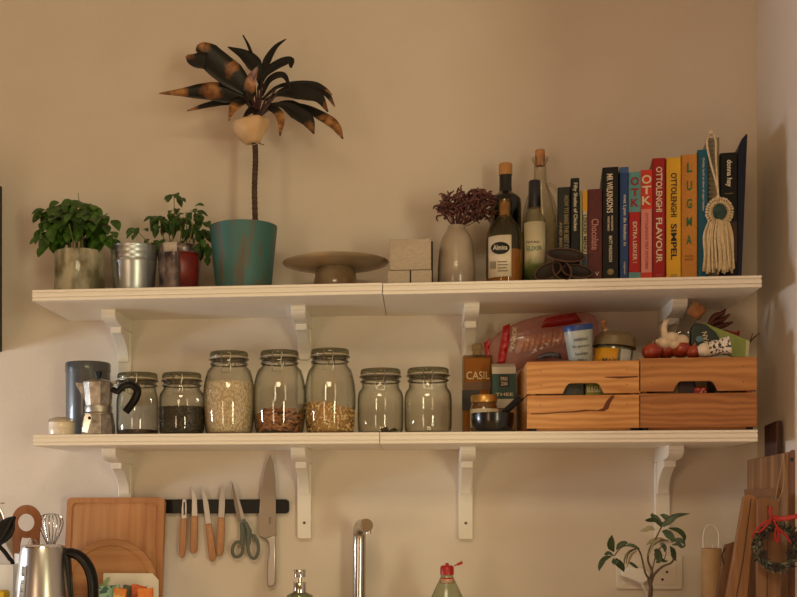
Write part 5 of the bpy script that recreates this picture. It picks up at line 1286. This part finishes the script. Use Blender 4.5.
m = MB(); m.tube(catmull([f.pt(-5, 544), f.pt(2, 549), f.pt(9, 558), f.pt(13, 566), f.pt(12, 600), (.004, 0, .002)], 5), 2.2 * g, 8); m.build('handle', black, o)
f = Fr(14, -.15, CB); g = f.m
o = thing('white_spoon', 'long pale plastic spoon leaning behind the black ladle', 'spoon', Fr(22, -.15, CB).loc)
ff = Fr(22, -.15, CB)
m = MB(); m.leaf([ff.pt(3, 522), ff.pt(6, 532), ff.pt(11, 546), ff.pt(17, 560), ff.pt(22, 590)], [1 * g, 4.5 * g, 4 * g, 3 * g, 2.2 * g], (.2, -1, .2), fold=.3, k=5); m.tube([ff.pt(21, 588), (0, 0, 0)], 2 * g, 8); m.build('spoon', M('pale plastic', (214, 206, 190), .4), o, smooth=180, solid=.0025)
f = Fr(-3, -.2, CZ); g = f.m
o = thing('sieve', 'round steel sieve edge peeking in at the far left', 'sieve', f.loc)
m = MB(); c = f.pt(-8, 528); m.tube([c + Vector((13.5 * g * math.cos(a), 0, 24 * g * math.sin(a))) for a in [i * 2 * PI / 40 for i in range(40)]], .0022, 8, closed=True)
m.tube([f.pt(0, 503), f.pt(4.5, 503.3)], .0018, 6); m.tube([c - Vector((0, 0, 24 * g)), f.pt(-8, 640), (f.pt(-8, 640).x, 0, 0)], .003, 8); m.build('rim', chrome, o)
m = MB(); m.x = Matrix.Translation(c) @ Matrix.Rotation(PI / 2, 4, 'X'); m.lathe([(.98, 0), (.8, -.012), (.4, -.02), (0, -.022)], 28, sx=13.5 * g, sy=24 * g, cap=False); m.build('mesh_bowl', thin_glass('wire mesh', (150, 140, 125), (90, 84, 76), body=.4, bodycol=(140, 130, 118)), o, smooth=180)
f = Fr(1, -.33, CZ); g = f.m
o = thing('yellow_box', 'yellow box corner at the bottom left edge', 'box', f.loc)
MB().box(-24 * g, 6 * g, -.02, .02, 0, f.z(591)).build('box', M('yellow card', (216, 176, 20), .5), o, bevel=.002)
m = MB(); m.box(-22 * g, 4 * g, -.018, .018, f.z(591) - .0005, f.z(591) + .0015); m.build('lid', M('yellow lid', (200, 158, 14), .5), o)

# --- soap pump
f = Fr(299.8, -.22, CZ); g = f.m; z = f.z
o = thing('soap_dispenser', 'glass soap dispenser with a polished pump head', 'soap dispenser', f.loc)
MB().lathe([(0, 0), (13.4 * g, 0), (14 * g, .003), (14 * g, z(600)), (12.6 * g, z(595)), (7 * g, z(592.4)), (6.2 * g, z(592)), (5 * g, z(592.2)), (11.6 * g, z(597)), (13 * g, z(601)), (13 * g, .005), (0, .005)], 40, cap=False).build('bottle', thin_glass('soap bottle glass', (228, 232, 220), (120, 128, 108), body=.15, bodycol=(140, 146, 122)), o)
MB().lathe([(0, .006), (12.6 * g, .006), (12.6 * g, z(612)), (0, z(612))], 32, cap=False).build('soap', M('pale green soap', (150, 158, 124), .2), o)
m = MB(); m.lathe([(0, z(592.5)), (6.5 * g, z(592.5)), (6.5 * g, z(582.6)), (6.1 * g, z(582)), (2.2 * g, z(582)), (2 * g, z(576)), (0, z(576))], 32, cap=False); m.build('collar', chrome, o)
m = MB(); m.x = Matrix.Translation((0, 0, 0)); m.lathe([(0, z(577)), (6 * g, z(577)), (6 * g, z(570)), (5.6 * g, z(569.4)), (0, z(569.4))], 32, cap=False); m.tube([(0, 0, z(573)), (-.002, -.035, z(573)), (-.002, -.038, z(576))], [.005, .0042, .0035], 12); m.build('pump_head', chrome, o)

# --- faucet
f = Fr(359, -.075, CZ); g = f.m
o = thing('faucet', 'tall brushed steel faucet, its spout end facing forward', 'faucet', f.loc)
tap = M('satin tap steel', (186, 180, 172), .22, 1)
pts = [Vector((0, 0, 0)), Vector((0, 0, .1))] + catmull([f.pt(359.3, 560), f.pt(359.4, 538), f.pt(359.8, 530, -.008), f.pt(361, 526, -.035), f.pt(364, 525.2, -.10), f.pt(366.3, 525.4, -.18)], 6)
MB().tube(pts, 6.4 * g, 20).build('spout', tap, o)
m = MB(); e = f.pt(366.3, 525.4, -.18); m.x = Matrix.Translation(e) @ Matrix.Rotation(PI / 2, 4, 'X'); m.lathe([(0, -.004), (6.2 * g, -.004), (6.2 * g, .001), (0, .0014)], 32, cap=False); m.build('end_cap', M('dull cap steel', (132, 112, 92), .45, .9), o)
m = MB(); m.lathe([(0, 0), (2.6 * g, 0), (2.6 * g, .014), (0, .014)], 16, cap=False, c=(f.pt(368.6, 0, -.165).x, -.165)); 
for v in m.bm.verts: v.co.z += f.pt(368, 533.5, -.165).z
m.build('aerator', tap, o)
MB().lathe([(0, 0), (11 * g, 0), (11 * g, .006), (9 * g, .012), (6 * g, .05), (0, .05)], 32, cap=False).build('base_collar', tap, o)

# --- dish soap
f = Fr(447, -.23, CZ); g = f.m; z = f.z
o = thing('dish_soap', 'clear dish soap bottle with a red flip-top cap standing open', 'dish soap bottle', f.loc)
MB().lathe([(0, 0), (19 * g, 0), (20 * g, .004), (20 * g, z(625)), (18.4 * g, z(606)), (15.2 * g, z(596)), (11.6 * g, z(588)), (8.2 * g, z(581)), (6.2 * g, z(576)), (5.6 * g, z(574.6)), (0, z(574.6))], 40, sy=.7, cap=False).build('bottle', thin_glass('soap plastic', (226, 230, 212), (140, 148, 120), body=.25, bodycol=(150, 152, 124), rough=.12), o)
MB().lathe([(0, .004), (17.6 * g, .004), (18 * g, z(625)), (16.4 * g, z(606)), (0, z(606))], 32, sy=.68, cap=False).build('soap', M('green soap', (176, 180, 150), .2), o)
m = MB(); m.lathe([(0, z(574.8)), (6.8 * g, z(574.8)), (6.8 * g, z(567.5)), (5.4 * g, z(565.4)), (1.9 * g, z(565.2)), (1.6 * g, z(563)), (0, z(562.8))], 28, cap=False); m.build('cap', red_p, o)
m = MB(); m.x = Matrix.Translation(f.pt(454, 566)) @ Matrix.Rotation(-.42, 4, 'Y'); m.prism([(0, -.001), (.006, -.001), (.008, -.0025), (.0195, -.0032), (.0205, .0032), (.008, .0025), (.006, .0012), (0, .0012)], -.007, .007); m.build('flip_lid', red_p, o, bevel=.0006)
MB().lathe([(8.6 * g, z(583)), (6.8 * g, z(577.6))], 16, a0=-PI / 2 - .95, a1=-PI / 2 + .95, sy=.72, cap=False).build('neck_label', M('red neck label', (186, 44, 34), .4), o, solid=.0004)
lettering(o, [('DUBRO', (-5.4 * g, -6.1 * g - .0006, z(582.2)), (10.6 * g, 0, 0), (0, .0022, 3.4 * g))], cream)
m = MB(); m.lathe([(20.2 * g, z(640)), (19.2 * g, z(612)), (17 * g, z(602))], 18, a0=-PI / 2 - 1.1, a1=-PI / 2 + 1.1, sy=.71, cap=False); m.build('front_label', M('dark green front label', (34, 60, 34), .4), o, solid=.0005)

# --- socket
a, b = P(615.5, 560, 0), P(682, 589.5, 0)
o = thing('wall_socket', 'white double wall socket behind the little tree', 'socket', ((a.x + b.x) / 2, 0, b.z))
wv = M('white plastic', (226, 216, 200), .35)
hw2, hh = (b.x - a.x) / 2, a.z - b.z + .012
m = MB(); m.prism(rrect(-hw2, hw2, 0, hh, .006), -.010, 0); m.build('frame', wv, o, bevel=.003, bseg=3)
for s in (-1, 1):
    m = MB(); cx = s * hw2 * .46
    m.prism(rrect(cx - .026, cx + .026, .011, hh - .011, .003), -.0115, -.0095); m.build('insert', wv, o, bevel=.0008)
m = MB()
for du, v in ((667, 572), (662.5, 579.5)):
    p = P(du, v, -.0116); m.x = Matrix.Translation((p.x - o.location.x, -.0117, p.z - o.location.z)) @ Matrix.Rotation(PI / 2, 4, 'X'); m.lathe([(.003, 0), (.003, .0004), (0, .0004)], 12)
m.build('pin_holes', ink, o)
f = Fr(637, -.03, P(637, 578, -.03).z); g = f.m
o = thing('plug', 'white plug pushed into the left half of the socket', 'plug', f.loc)
m = MB(); m.prism([(f.pt(u, v).x, f.z(v)) for u, v in ((621, 571), (628, 567), (641, 567.5), (649, 572), (648, 580), (641, 584), (628, 578), (621, 576))], -.012, .018); m.build('body', M('bright white plastic', (240, 236, 228), .3), o, bevel=.004, bseg=3)
m = MB(); m.tube(catmull([f.pt(641, 582, -.005), f.pt(646, 592, -.005), f.pt(650, 610, -.004), f.pt(652, 640, -.004)], 4), .003, 8); m.build('cable', M('white cable', (220, 212, 200), .5), o)

# --- little tree
f = Fr(651, -.26, CZ); g = f.m; z = f.z
o = thing('potted_olive', 'small sparse tree with narrow leaves in front of the wall socket', 'plant', f.loc)
TP = .085
MB().lathe([(0, 0), (16 * g, 0), (17 * g, .003), (20 * g, TP - .003), (20 * g, TP), (18.4 * g, TP), (17 * g, TP - .01), (0, TP - .01)], 36, cap=False).build('pot', M('terracotta', (160, 96, 66), .7), o)
MB().lathe([(0, TP - .009), (17 * g, TP - .009)], 24, cap=False).build('soil', soil, o)
bark = M('grey bark', (104, 84, 62), .8, col2=(72, 56, 42), scale=80, bump=.5)
m = MB()
br = [([(649, 640), (650, 600), (651, 588), (649, 579)], [2.6, 2.2, 2.0]), ([(651, 583), (654, 575), (662, 567), (671, 563), (674, 558)], [1.6, 1.2, .9]), ([(650, 580), (652, 571), (648, 560), (650, 548), (656, 538), (661, 528)], [1.5, 1, .7]),
      ([(649, 579), (645, 572), (640, 552), (632, 546), (622, 547), (614, 556)], [1.1, .8, .5]), ([(640, 553), (637, 548), (629, 553), (626, 564)], [.7, .4]), ([(650, 548), (660, 541), (668, 540)], [.7, .4]), ([(652, 571), (656, 556), (662, 546), (666, 552), (664, 560)], [.7, .4])]
for p, r in br: m.tube(catmull([f.pt(u, v, .01 * math.sin(u * .7)) for u, v in p], 5), [q * g for q in r], 7)
m.build('branches', bark, o)
olv = M('olive leaf', (62, 80, 44), .4, col2=(46, 62, 34), scale=40); olp = M('olive leaf underside', (150, 142, 108), .5)
ol = [((660, 527), (668, 522), (676, 516), (690, 513.5), 3.6, 0), ((662, 528), (658, 521), (653, 516), (652, 513), 3.4, 0), ((661, 525), (655, 520), (648, 520), (645, 520), 2.6, 0), ((664, 527), (668, 520), (664, 516), (660, 514.5), 3.2, 0), ((655, 530), (650, 528), (645, 530), (640, 531), 2.8, 1),
      ((662, 531), (667, 533), (672, 538), (672, 543), 4.2, 0), ((668, 528), (678, 530), (684, 536), (684, 543), 2.8, 0), ((672, 541), (678, 540), (683, 542), (685, 546), 2.8, 0), ((672, 545), (678, 544), (682, 547), (686, 545), 2.2, 0), ((670, 546), (673, 551), (674, 557), (676, 561), 3, 0),
      ((660, 544), (663, 545), (665, 549), (664, 552), 2.4, 0), ((654, 550), (657, 552), (659, 560), (656, 563), 4.2, 0), ((656, 562), (660, 559), (664, 561), (668, 561), 2, 0), ((614, 552), (611, 546), (611, 540), (612, 535), 4.2, 0), ((614, 556), (609, 553), (606, 554), (604, 554), 2.2, 0),
      ((616, 550), (620, 545), (625, 543), (628, 543), 3, 0), ((612, 556), (604, 559), (600, 566), (599, 571), 3, 0), ((616, 558), (618, 562), (622, 567), (624, 572), 4, 0), ((614, 558), (614, 562), (617, 562), (619, 560), 2.8, 0), ((626, 546), (630, 545), (636, 547), (640, 549), 2, 0),
      ((638, 549), (630, 551), (625, 558), (624, 566), 1.8, 1), ((637, 551), (632, 554), (629, 560), (627, 567), 1.6, 1), ((628, 562), (632, 564), (636, 567), (638, 568), 1.8, 0), ((646, 545), (652, 541), (660, 539), (666, 540), 2.2, 1), ((648, 556), (652, 547), (654, 543), (660, 540), 1.4, 1)]
for i, (a, b, c, d, hw2, und) in enumerate(ol):
    m = MB(); m.leaf([f.pt(q[0], q[1], .02 * math.sin(i * 2.3) * k / 3) for k, q in enumerate((a, b, c, d))], [.3 * g, hw2 * .8 * g, hw2 * g * .92, hw2 * .6 * g, .2 * g], (.2 * math.sin(i), -1, .4 * math.cos(i * 1.7)), fold=.2, k=4)
    m.build('leaf', olp if und else olv, o, smooth=180, solid=.0006)

# --- tan roll with wire handle
f = Fr(711.5, -.12, CZ); g = f.m; z = f.z
o = thing('paper_roll', 'slim tan cardboard roll under a looped wire handle', 'roll', f.loc)
MB().lathe([(0, .008), (9.8 * g, .008), (9.8 * g, z(548.6)), (8 * g, z(548)), (0, z(548))], 36, cap=False).build('roll', M('tan paper', (186, 148, 102), .7, col2=(176, 138, 94), scale=30), o)
m = MB(); arc = [f.pt(703.5, 560), f.pt(703.5, 540), f.pt(704, 532), f.pt(707, 526.5), f.pt(711, 525), f.pt(715, 526.5), f.pt(718.4, 532), f.pt(719, 540), f.pt(719, 560)]
m.tube(catmull(arc, 5), .95 * g, 8); m.tube(catmull([f.pt(712.5, 548), f.pt(713, 545.5), f.pt(715, 545), f.pt(716, 547)], 4), .7 * g, 6); m.build('wire_handle', M('white wire', (226, 218, 204), .4), o)
MB().lathe([(0, 0), (14 * g, 0), (14 * g, .006), (0, .0085)], 36, cap=False).build('base', chrome, o)

# --- boards in the right corner
old = wood('old board wood', (166, 122, 82), (122, 84, 52), 'z', 3.5, .6, bands=('x', .028, .28))
def panel(name, label, A, B, zA, zB, th, mat, lean=0, cat='cutting board', z0=CZ, mk=None):
    """upright board whose face runs from plan point A to B; lean pushes its top towards the wall"""
    A, B = Vector((A.x, A.y, 0)), Vector((B.x, B.y, 0)); d = (B - A); L_ = d.length
    o = thing(name, label, cat, (A.x, A.y, z0), None, (0, 0, math.atan2(d.y, d.x)))
    return o, L_
A, B = P(747, 460, -.10), P(787, 452, -.262)
o, L_ = panel('plank_board', 'tall board of glued dark strips with a handle, leaning in the corner', A, B, 0, 0, .018, old)
H0, H1 = P(747, 460, -.10).z - CZ, P(787, 452, -.262).z - CZ
m = MB(); m.prism([(0, 0), (L_, 0), (L_, H1), (0, H0)], 0, .018); m.build('board', old, o, bevel=.002)
hx = L_ * .42; hxx = L_ * .72; Hh = P(770, 424, -.19).z - CZ
m = MB(); m.prism([(hx, H0 - .01), (hxx, H0 - .01), (hxx + .002, Hh + .006), (hx - .001, Hh - .002)], .002, .016); m.build('handle', wood('dark handle wood', (80, 46, 32), (58, 32, 24), 'z', 4, .6), o, bevel=.003)
zb_ = P(760, 493, -.17).z - CZ
m = MB(); m.box(.002, L_ * .86, -.008, 0, zb_ - .009, zb_ + .009); m.build('cross_bar', wood('cross bar wood', (146, 104, 66), (120, 82, 50), 'x', 4, .6), o, bevel=.001)
m = MB(); e0 = Vector((L_ * .97, -.004, H1 - .004)); m.tube(catmull([e0, Vector((L_ * .88, -.007, H1 - .06)), Vector((L_ * .82, -.012, zb_ - .03))], 5), .0012, 6); m.tube(catmull([e0, Vector((L_ * .99, -.007, H1 - .07)), Vector((L_ * .86, -.012, zb_ - .035))], 5), .0012, 6); m.build('twine_loop', M('twine', (176, 140, 96), .8), o)
A, B = P(787.5, 452, -.262), P(795.5, 450, -.285)
o, L2_ = panel('edge_board', 'narrow reddish board standing against the right wall behind the wreath', A, B, 0, 0, .014, old)
m = MB(); hh = P(790, 450, -.27).z - CZ; m.prism([(0, 0), (L2_, 0), (L2_, hh - .006), (L2_ * .7, hh), (L2_ * .2, hh), (0, hh - .012)], .002, .014); m.build('board', wood('reddish board', (128, 80, 46), (96, 56, 32), 'z', 3, .6), o, bevel=.002)
m = MB(); m.x = Matrix.Translation((L2_ * .5, .0005, hh - .02)) @ Matrix.Rotation(PI / 2, 4, 'X'); m.lathe([(.0, 0), (.004, 0), (.004, .001), (0, .001)], 14); m.build('hanging_hole', ink, o)
def lean_plank(label, pts, Y, th, mat, cat='cutting board'):
    cu = sum(p[0] for p in pts) / len(pts); f = Fr(cu, Y, CZ); o = thing('plank_board', label, cat, f.loc)
    m = MB(); m.prism([(f.pt(u, v).x, max(0, f.z(v))) for u, v in pts], 0, th); m.build('board', mat, o, bevel=.002); return o, f
lw_ = wood('light old board', (172, 124, 80), (136, 92, 54), 'z', 3.2, .6, bands=('x', .02, .2))
o, f = lean_plank('slim light brown board leaning left in front of the striped one', [(744, 497), (748, 494.6), (755, 495.5), (760, 499), (751, 560), (745, 630), (720, 630), (733, 560)], -.29, .016, lw_)
m = MB(); m.tube([f.pt(751, 499, -.001), f.pt(743, 560, -.001), f.pt(736, 600, -.001)], .0012, 6); m.build('glue_line', M('dark glue line', (84, 54, 34), .7), o)
o, f = lean_plank('brown board, lowest and leftmost of the leaning stack', [(725, 545), (732, 543), (740, 540), (744, 560), (738, 630), (712, 630), (720, 575)], -.268, .014, wood('mid old board', (118, 80, 50), (90, 58, 34), 'z', 3.2, .6))
m = MB(); m.tube(catmull([f.pt(725, 548, -.002), f.pt(722, 556, -.004), f.pt(724, 564, -.002)], 4), .0012, 6); m.build('black_loop', black, o)
o, f = lean_plank('middle brown board behind the wreath, in front of the striped one', [(757, 500), (766, 497), (779, 500), (782, 560), (779, 630), (757, 630), (757, 560)], -.31, .012, wood('plain brown board', (150, 106, 70), (118, 78, 48), 'z', 3.2, .6))
m = MB(); m.tube([f.pt(768, 505, -.001), f.pt(767, 625, -.001)], .001, 6); m.build('glue_line', MATS['dark glue line'], o)

# --- wreath with red ribbon
f = Fr(776, -.345, P(776, 572, -.345).z); g = f.m
o = thing('wreath', 'small grey-green wreath with red ribbon hanging in front of the boards', 'wreath', f.loc)
wl = M('dusty green needles', (74, 76, 60), .7, col2=(46, 48, 40), scale=60); wl2 = M('dark cone', (58, 46, 40), .7)
c = f.pt(777, 547); m = MB(); rnd = random.Random(21)
m.tube([c + Vector((19 * g * math.cos(a), 0, 20 * g * math.sin(a))) for a in [i * 2 * PI / 40 for i in range(40)]], 2.2 * g, 7, closed=True, mi=1)
m.build('twig_ring', [M('wreath twig', (84, 66, 48), .8)] * 2, o)
m = MB()
for i in range(420):
    a = rnd.uniform(0, 2 * PI); p = c + Vector((rnd.uniform(14.5, 23) * g * math.cos(a), rnd.uniform(-.012, .008), rnd.uniform(15, 24) * g * math.sin(a)))
    d = Vector((math.cos(a + 1.2) + rnd.uniform(-.8, .8), rnd.uniform(-.9, .1), math.sin(a + 1.2) + rnd.uniform(-.8, .8))).normalized() * rnd.uniform(4, 8) * g
    m.leaf([p, p + d * .5, p + d], [.4 * g, 1.2 * g, .9 * g, .2 * g], (rnd.uniform(-.5, .5), -1, rnd.uniform(-.5, .5)), mi=rnd.choice((0, 0, 1)), k=2)
m.build('needles', [wl, M('pale needles', (116, 112, 88), .7)], o, smooth=180)
for (u, v) in ((763, 554), (764, 535), (790, 553), (776, 567), (793, 537)):
    m = MB(); cc = f.pt(u, v, -.012)
    for k in range(3):
        for j in range(8):
            a = j * PI / 4 + k * .4; d = Vector((math.cos(a), -.35 - k * .5, math.sin(a))).normalized() * (5.2 - k * 1.1) * g
            m.leaf([cc, cc + d * .6, cc + d], [1 * g, 1.7 * g, .6 * g], (0, -1, 0), k=2)
    m.build('pine_cone', wl2, o, smooth=180, solid=.0008)
rib = M('red ribbon', (176, 26, 22), .45)
m = MB(); y = -.022
m.leaf([f.pt(771, 517, y), f.pt(782, 518.5, y), f.pt(798, 516, y - .01)], [2.2 * g, 2.4 * g, 2.2 * g], (0, -1, .2), fold=0, k=5)
m.tube(catmull([f.pt(771, 507, y), f.pt(770, 512, y), f.pt(772, 518, y)], 4), [1.4 * g, 1.0 * g], 6)
for p in ([(770, 519), (762, 524), (756, 530), (752, 537)], [(773, 520), (778, 528), (786, 536), (791, 543)], [(774, 520), (779, 534), (777, 542), (775, 535), (777, 524)], [(771, 520), (764, 528), (758, 533)]):
    m.leaf([f.pt(u, v, y - .003) for u, v in p], [.8 * g, 1.1 * g, 1.0 * g, .7 * g], (.2, -1, .2), fold=.1, k=5)
m.build('ribbon', rib, o, smooth=180, solid=.0012)

# ================================================================== LIGHT
def area(name, loc, rot, sx, sy, power, col):
    l = bpy.data.lights.new(name, 'AREA'); l.shape = 'RECTANGLE'; l.size = sx; l.size_y = sy; l.energy = power; l.color = col
    o = bpy.data.objects.new(name, l); C.objects.link(o); o.location = loc; o.rotation_euler = rot; return o
LIGHTS = {'A': (25, (1, .71, .45)), 'B': (53, (1, .92, .58)), 'C': (30.5, (.88, .96, 1.05)), 'D': (44, (1, .82, .51))}
for k, (a, b) in zip('AB', FW):   # evening daylight through the two tall front windows
    area('window_light', ((a + b) / 2, FRONT + .03, (FZ0 + FZ1) / 2), (PI / 2, 0, 0), b - a - .08, FZ1 - FZ0 - .08, *LIGHTS[k])
area('side_window_light', (LEFT + .03, (LW['y0'] + LW['y1']) / 2, (LW['z0'] + LW['z1']) / 2), (PI / 2, 0, -PI / 2), LW['y1'] - LW['y0'] - .08, LW['z1'] - LW['z0'] - .08, *LIGHTS['C'])
area('added_ceiling_light', (-.2, -3.4, CEIL - .12), (0, 0, 0), 1.0, 1.0, *LIGHTS['D'])  # added lamp, brightens the top of the back wall
cl = thing('added_ceiling_lamp', 'flush square ceiling lamp in the middle of the room', 'lamp', (-.2, -3.4, CEIL))
MB().box(-.52, .52, -.52, .52, -.11, 0).build('housing', white_paint, cl, bevel=.004)
wd_ = bpy.data.worlds.new('world'); S.world = wd_; wd_.use_nodes = True
wd_.node_tree.nodes['Background'].inputs[0].default_value = (1, .8, .58, 1); wd_.node_tree.nodes['Background'].inputs[1].default_value = 0

# pieces that belong to one part of their thing hang under that part
PARTS = {'lid_knob': ('lid',), 'screw': ('wall_plate',), 'rivets': ('handle',), 'title_lettering': ('cover',), 'stacked_lettering': ('teal_top', 'red_top'), 'round_emblem': ('cover',), 'publisher_mark': ('cover',),
         'spine_photo': ('cover',), 'lettering': ('cover', 'carton', 'packet', 'bag_film', 'pouch', 'neck_label', 'body'), 'nail_heads': ('upper_slat',), 'dark_knot': ('lower_slat',), 'blade_slot': ('blade',), 'blade_mark': ('blade',),
         'lid_wire': ('lid',), 'gauge_marks': ('water_gauge',), 'pin_holes': ('frame',), 'insert': ('frame',), 'dry_stalk': ('bulb',), 'seal': ('glass_lid',), 'wire_clasp': ('glass_lid',), 'rolled_rim': ('body',), 'end_cap': ('spout',), 'aerator': ('spout',),
         'flip_lid': ('cap',), 'spiral_binding': ('paper_block',), 'leaf_scar': ('cane',), 'red_panel': ('sleeve',), 'torn_flap': ('sleeve',), 'printed_lettering': ('body',), 'white_dots': ('packet',), 'pale_edge': ('cover',), 'lip': ('shell',),
         'red_band': ('bag_film',), 'silver_print': ('bag_film',), 'emblem': ('carton',), 'white_band': ('carton',), 'gold_base': ('carton',), 'brown_band': ('body',), 'dark_label': ('body',), 'pine_cone': ('twig_ring',), 'glue_line': ('board',), 'hanging_hole': ('board',), 'twine_loop': ('board',)}
base = lambda o: o.name.split('.')[0]
for root in [o for o in C.objects if o.parent is None]:
    kids = list(root.children); by = {}
    for c in kids: by.setdefault(base(c), c)
    for c in kids:
        for host in PARTS.get(base(c), ()):
            if host in by and by[host] is not c and not c.children and len(root.children) > 2:
                c.parent = by[host]; break

S.view_settings.view_transform = 'Standard'; S.view_settings.look = 'None'; S.view_settings.gamma = 1
S.view_settings.use_curve_mapping = False; S.view_settings.exposure = 0.0
cy = S.cycles
cy.max_bounces = 8; cy.transparent_max_bounces = 40; cy.diffuse_bounces = 4; cy.glossy_bounces = 4; cy.caustics_refractive = False
cy.use_denoising = True
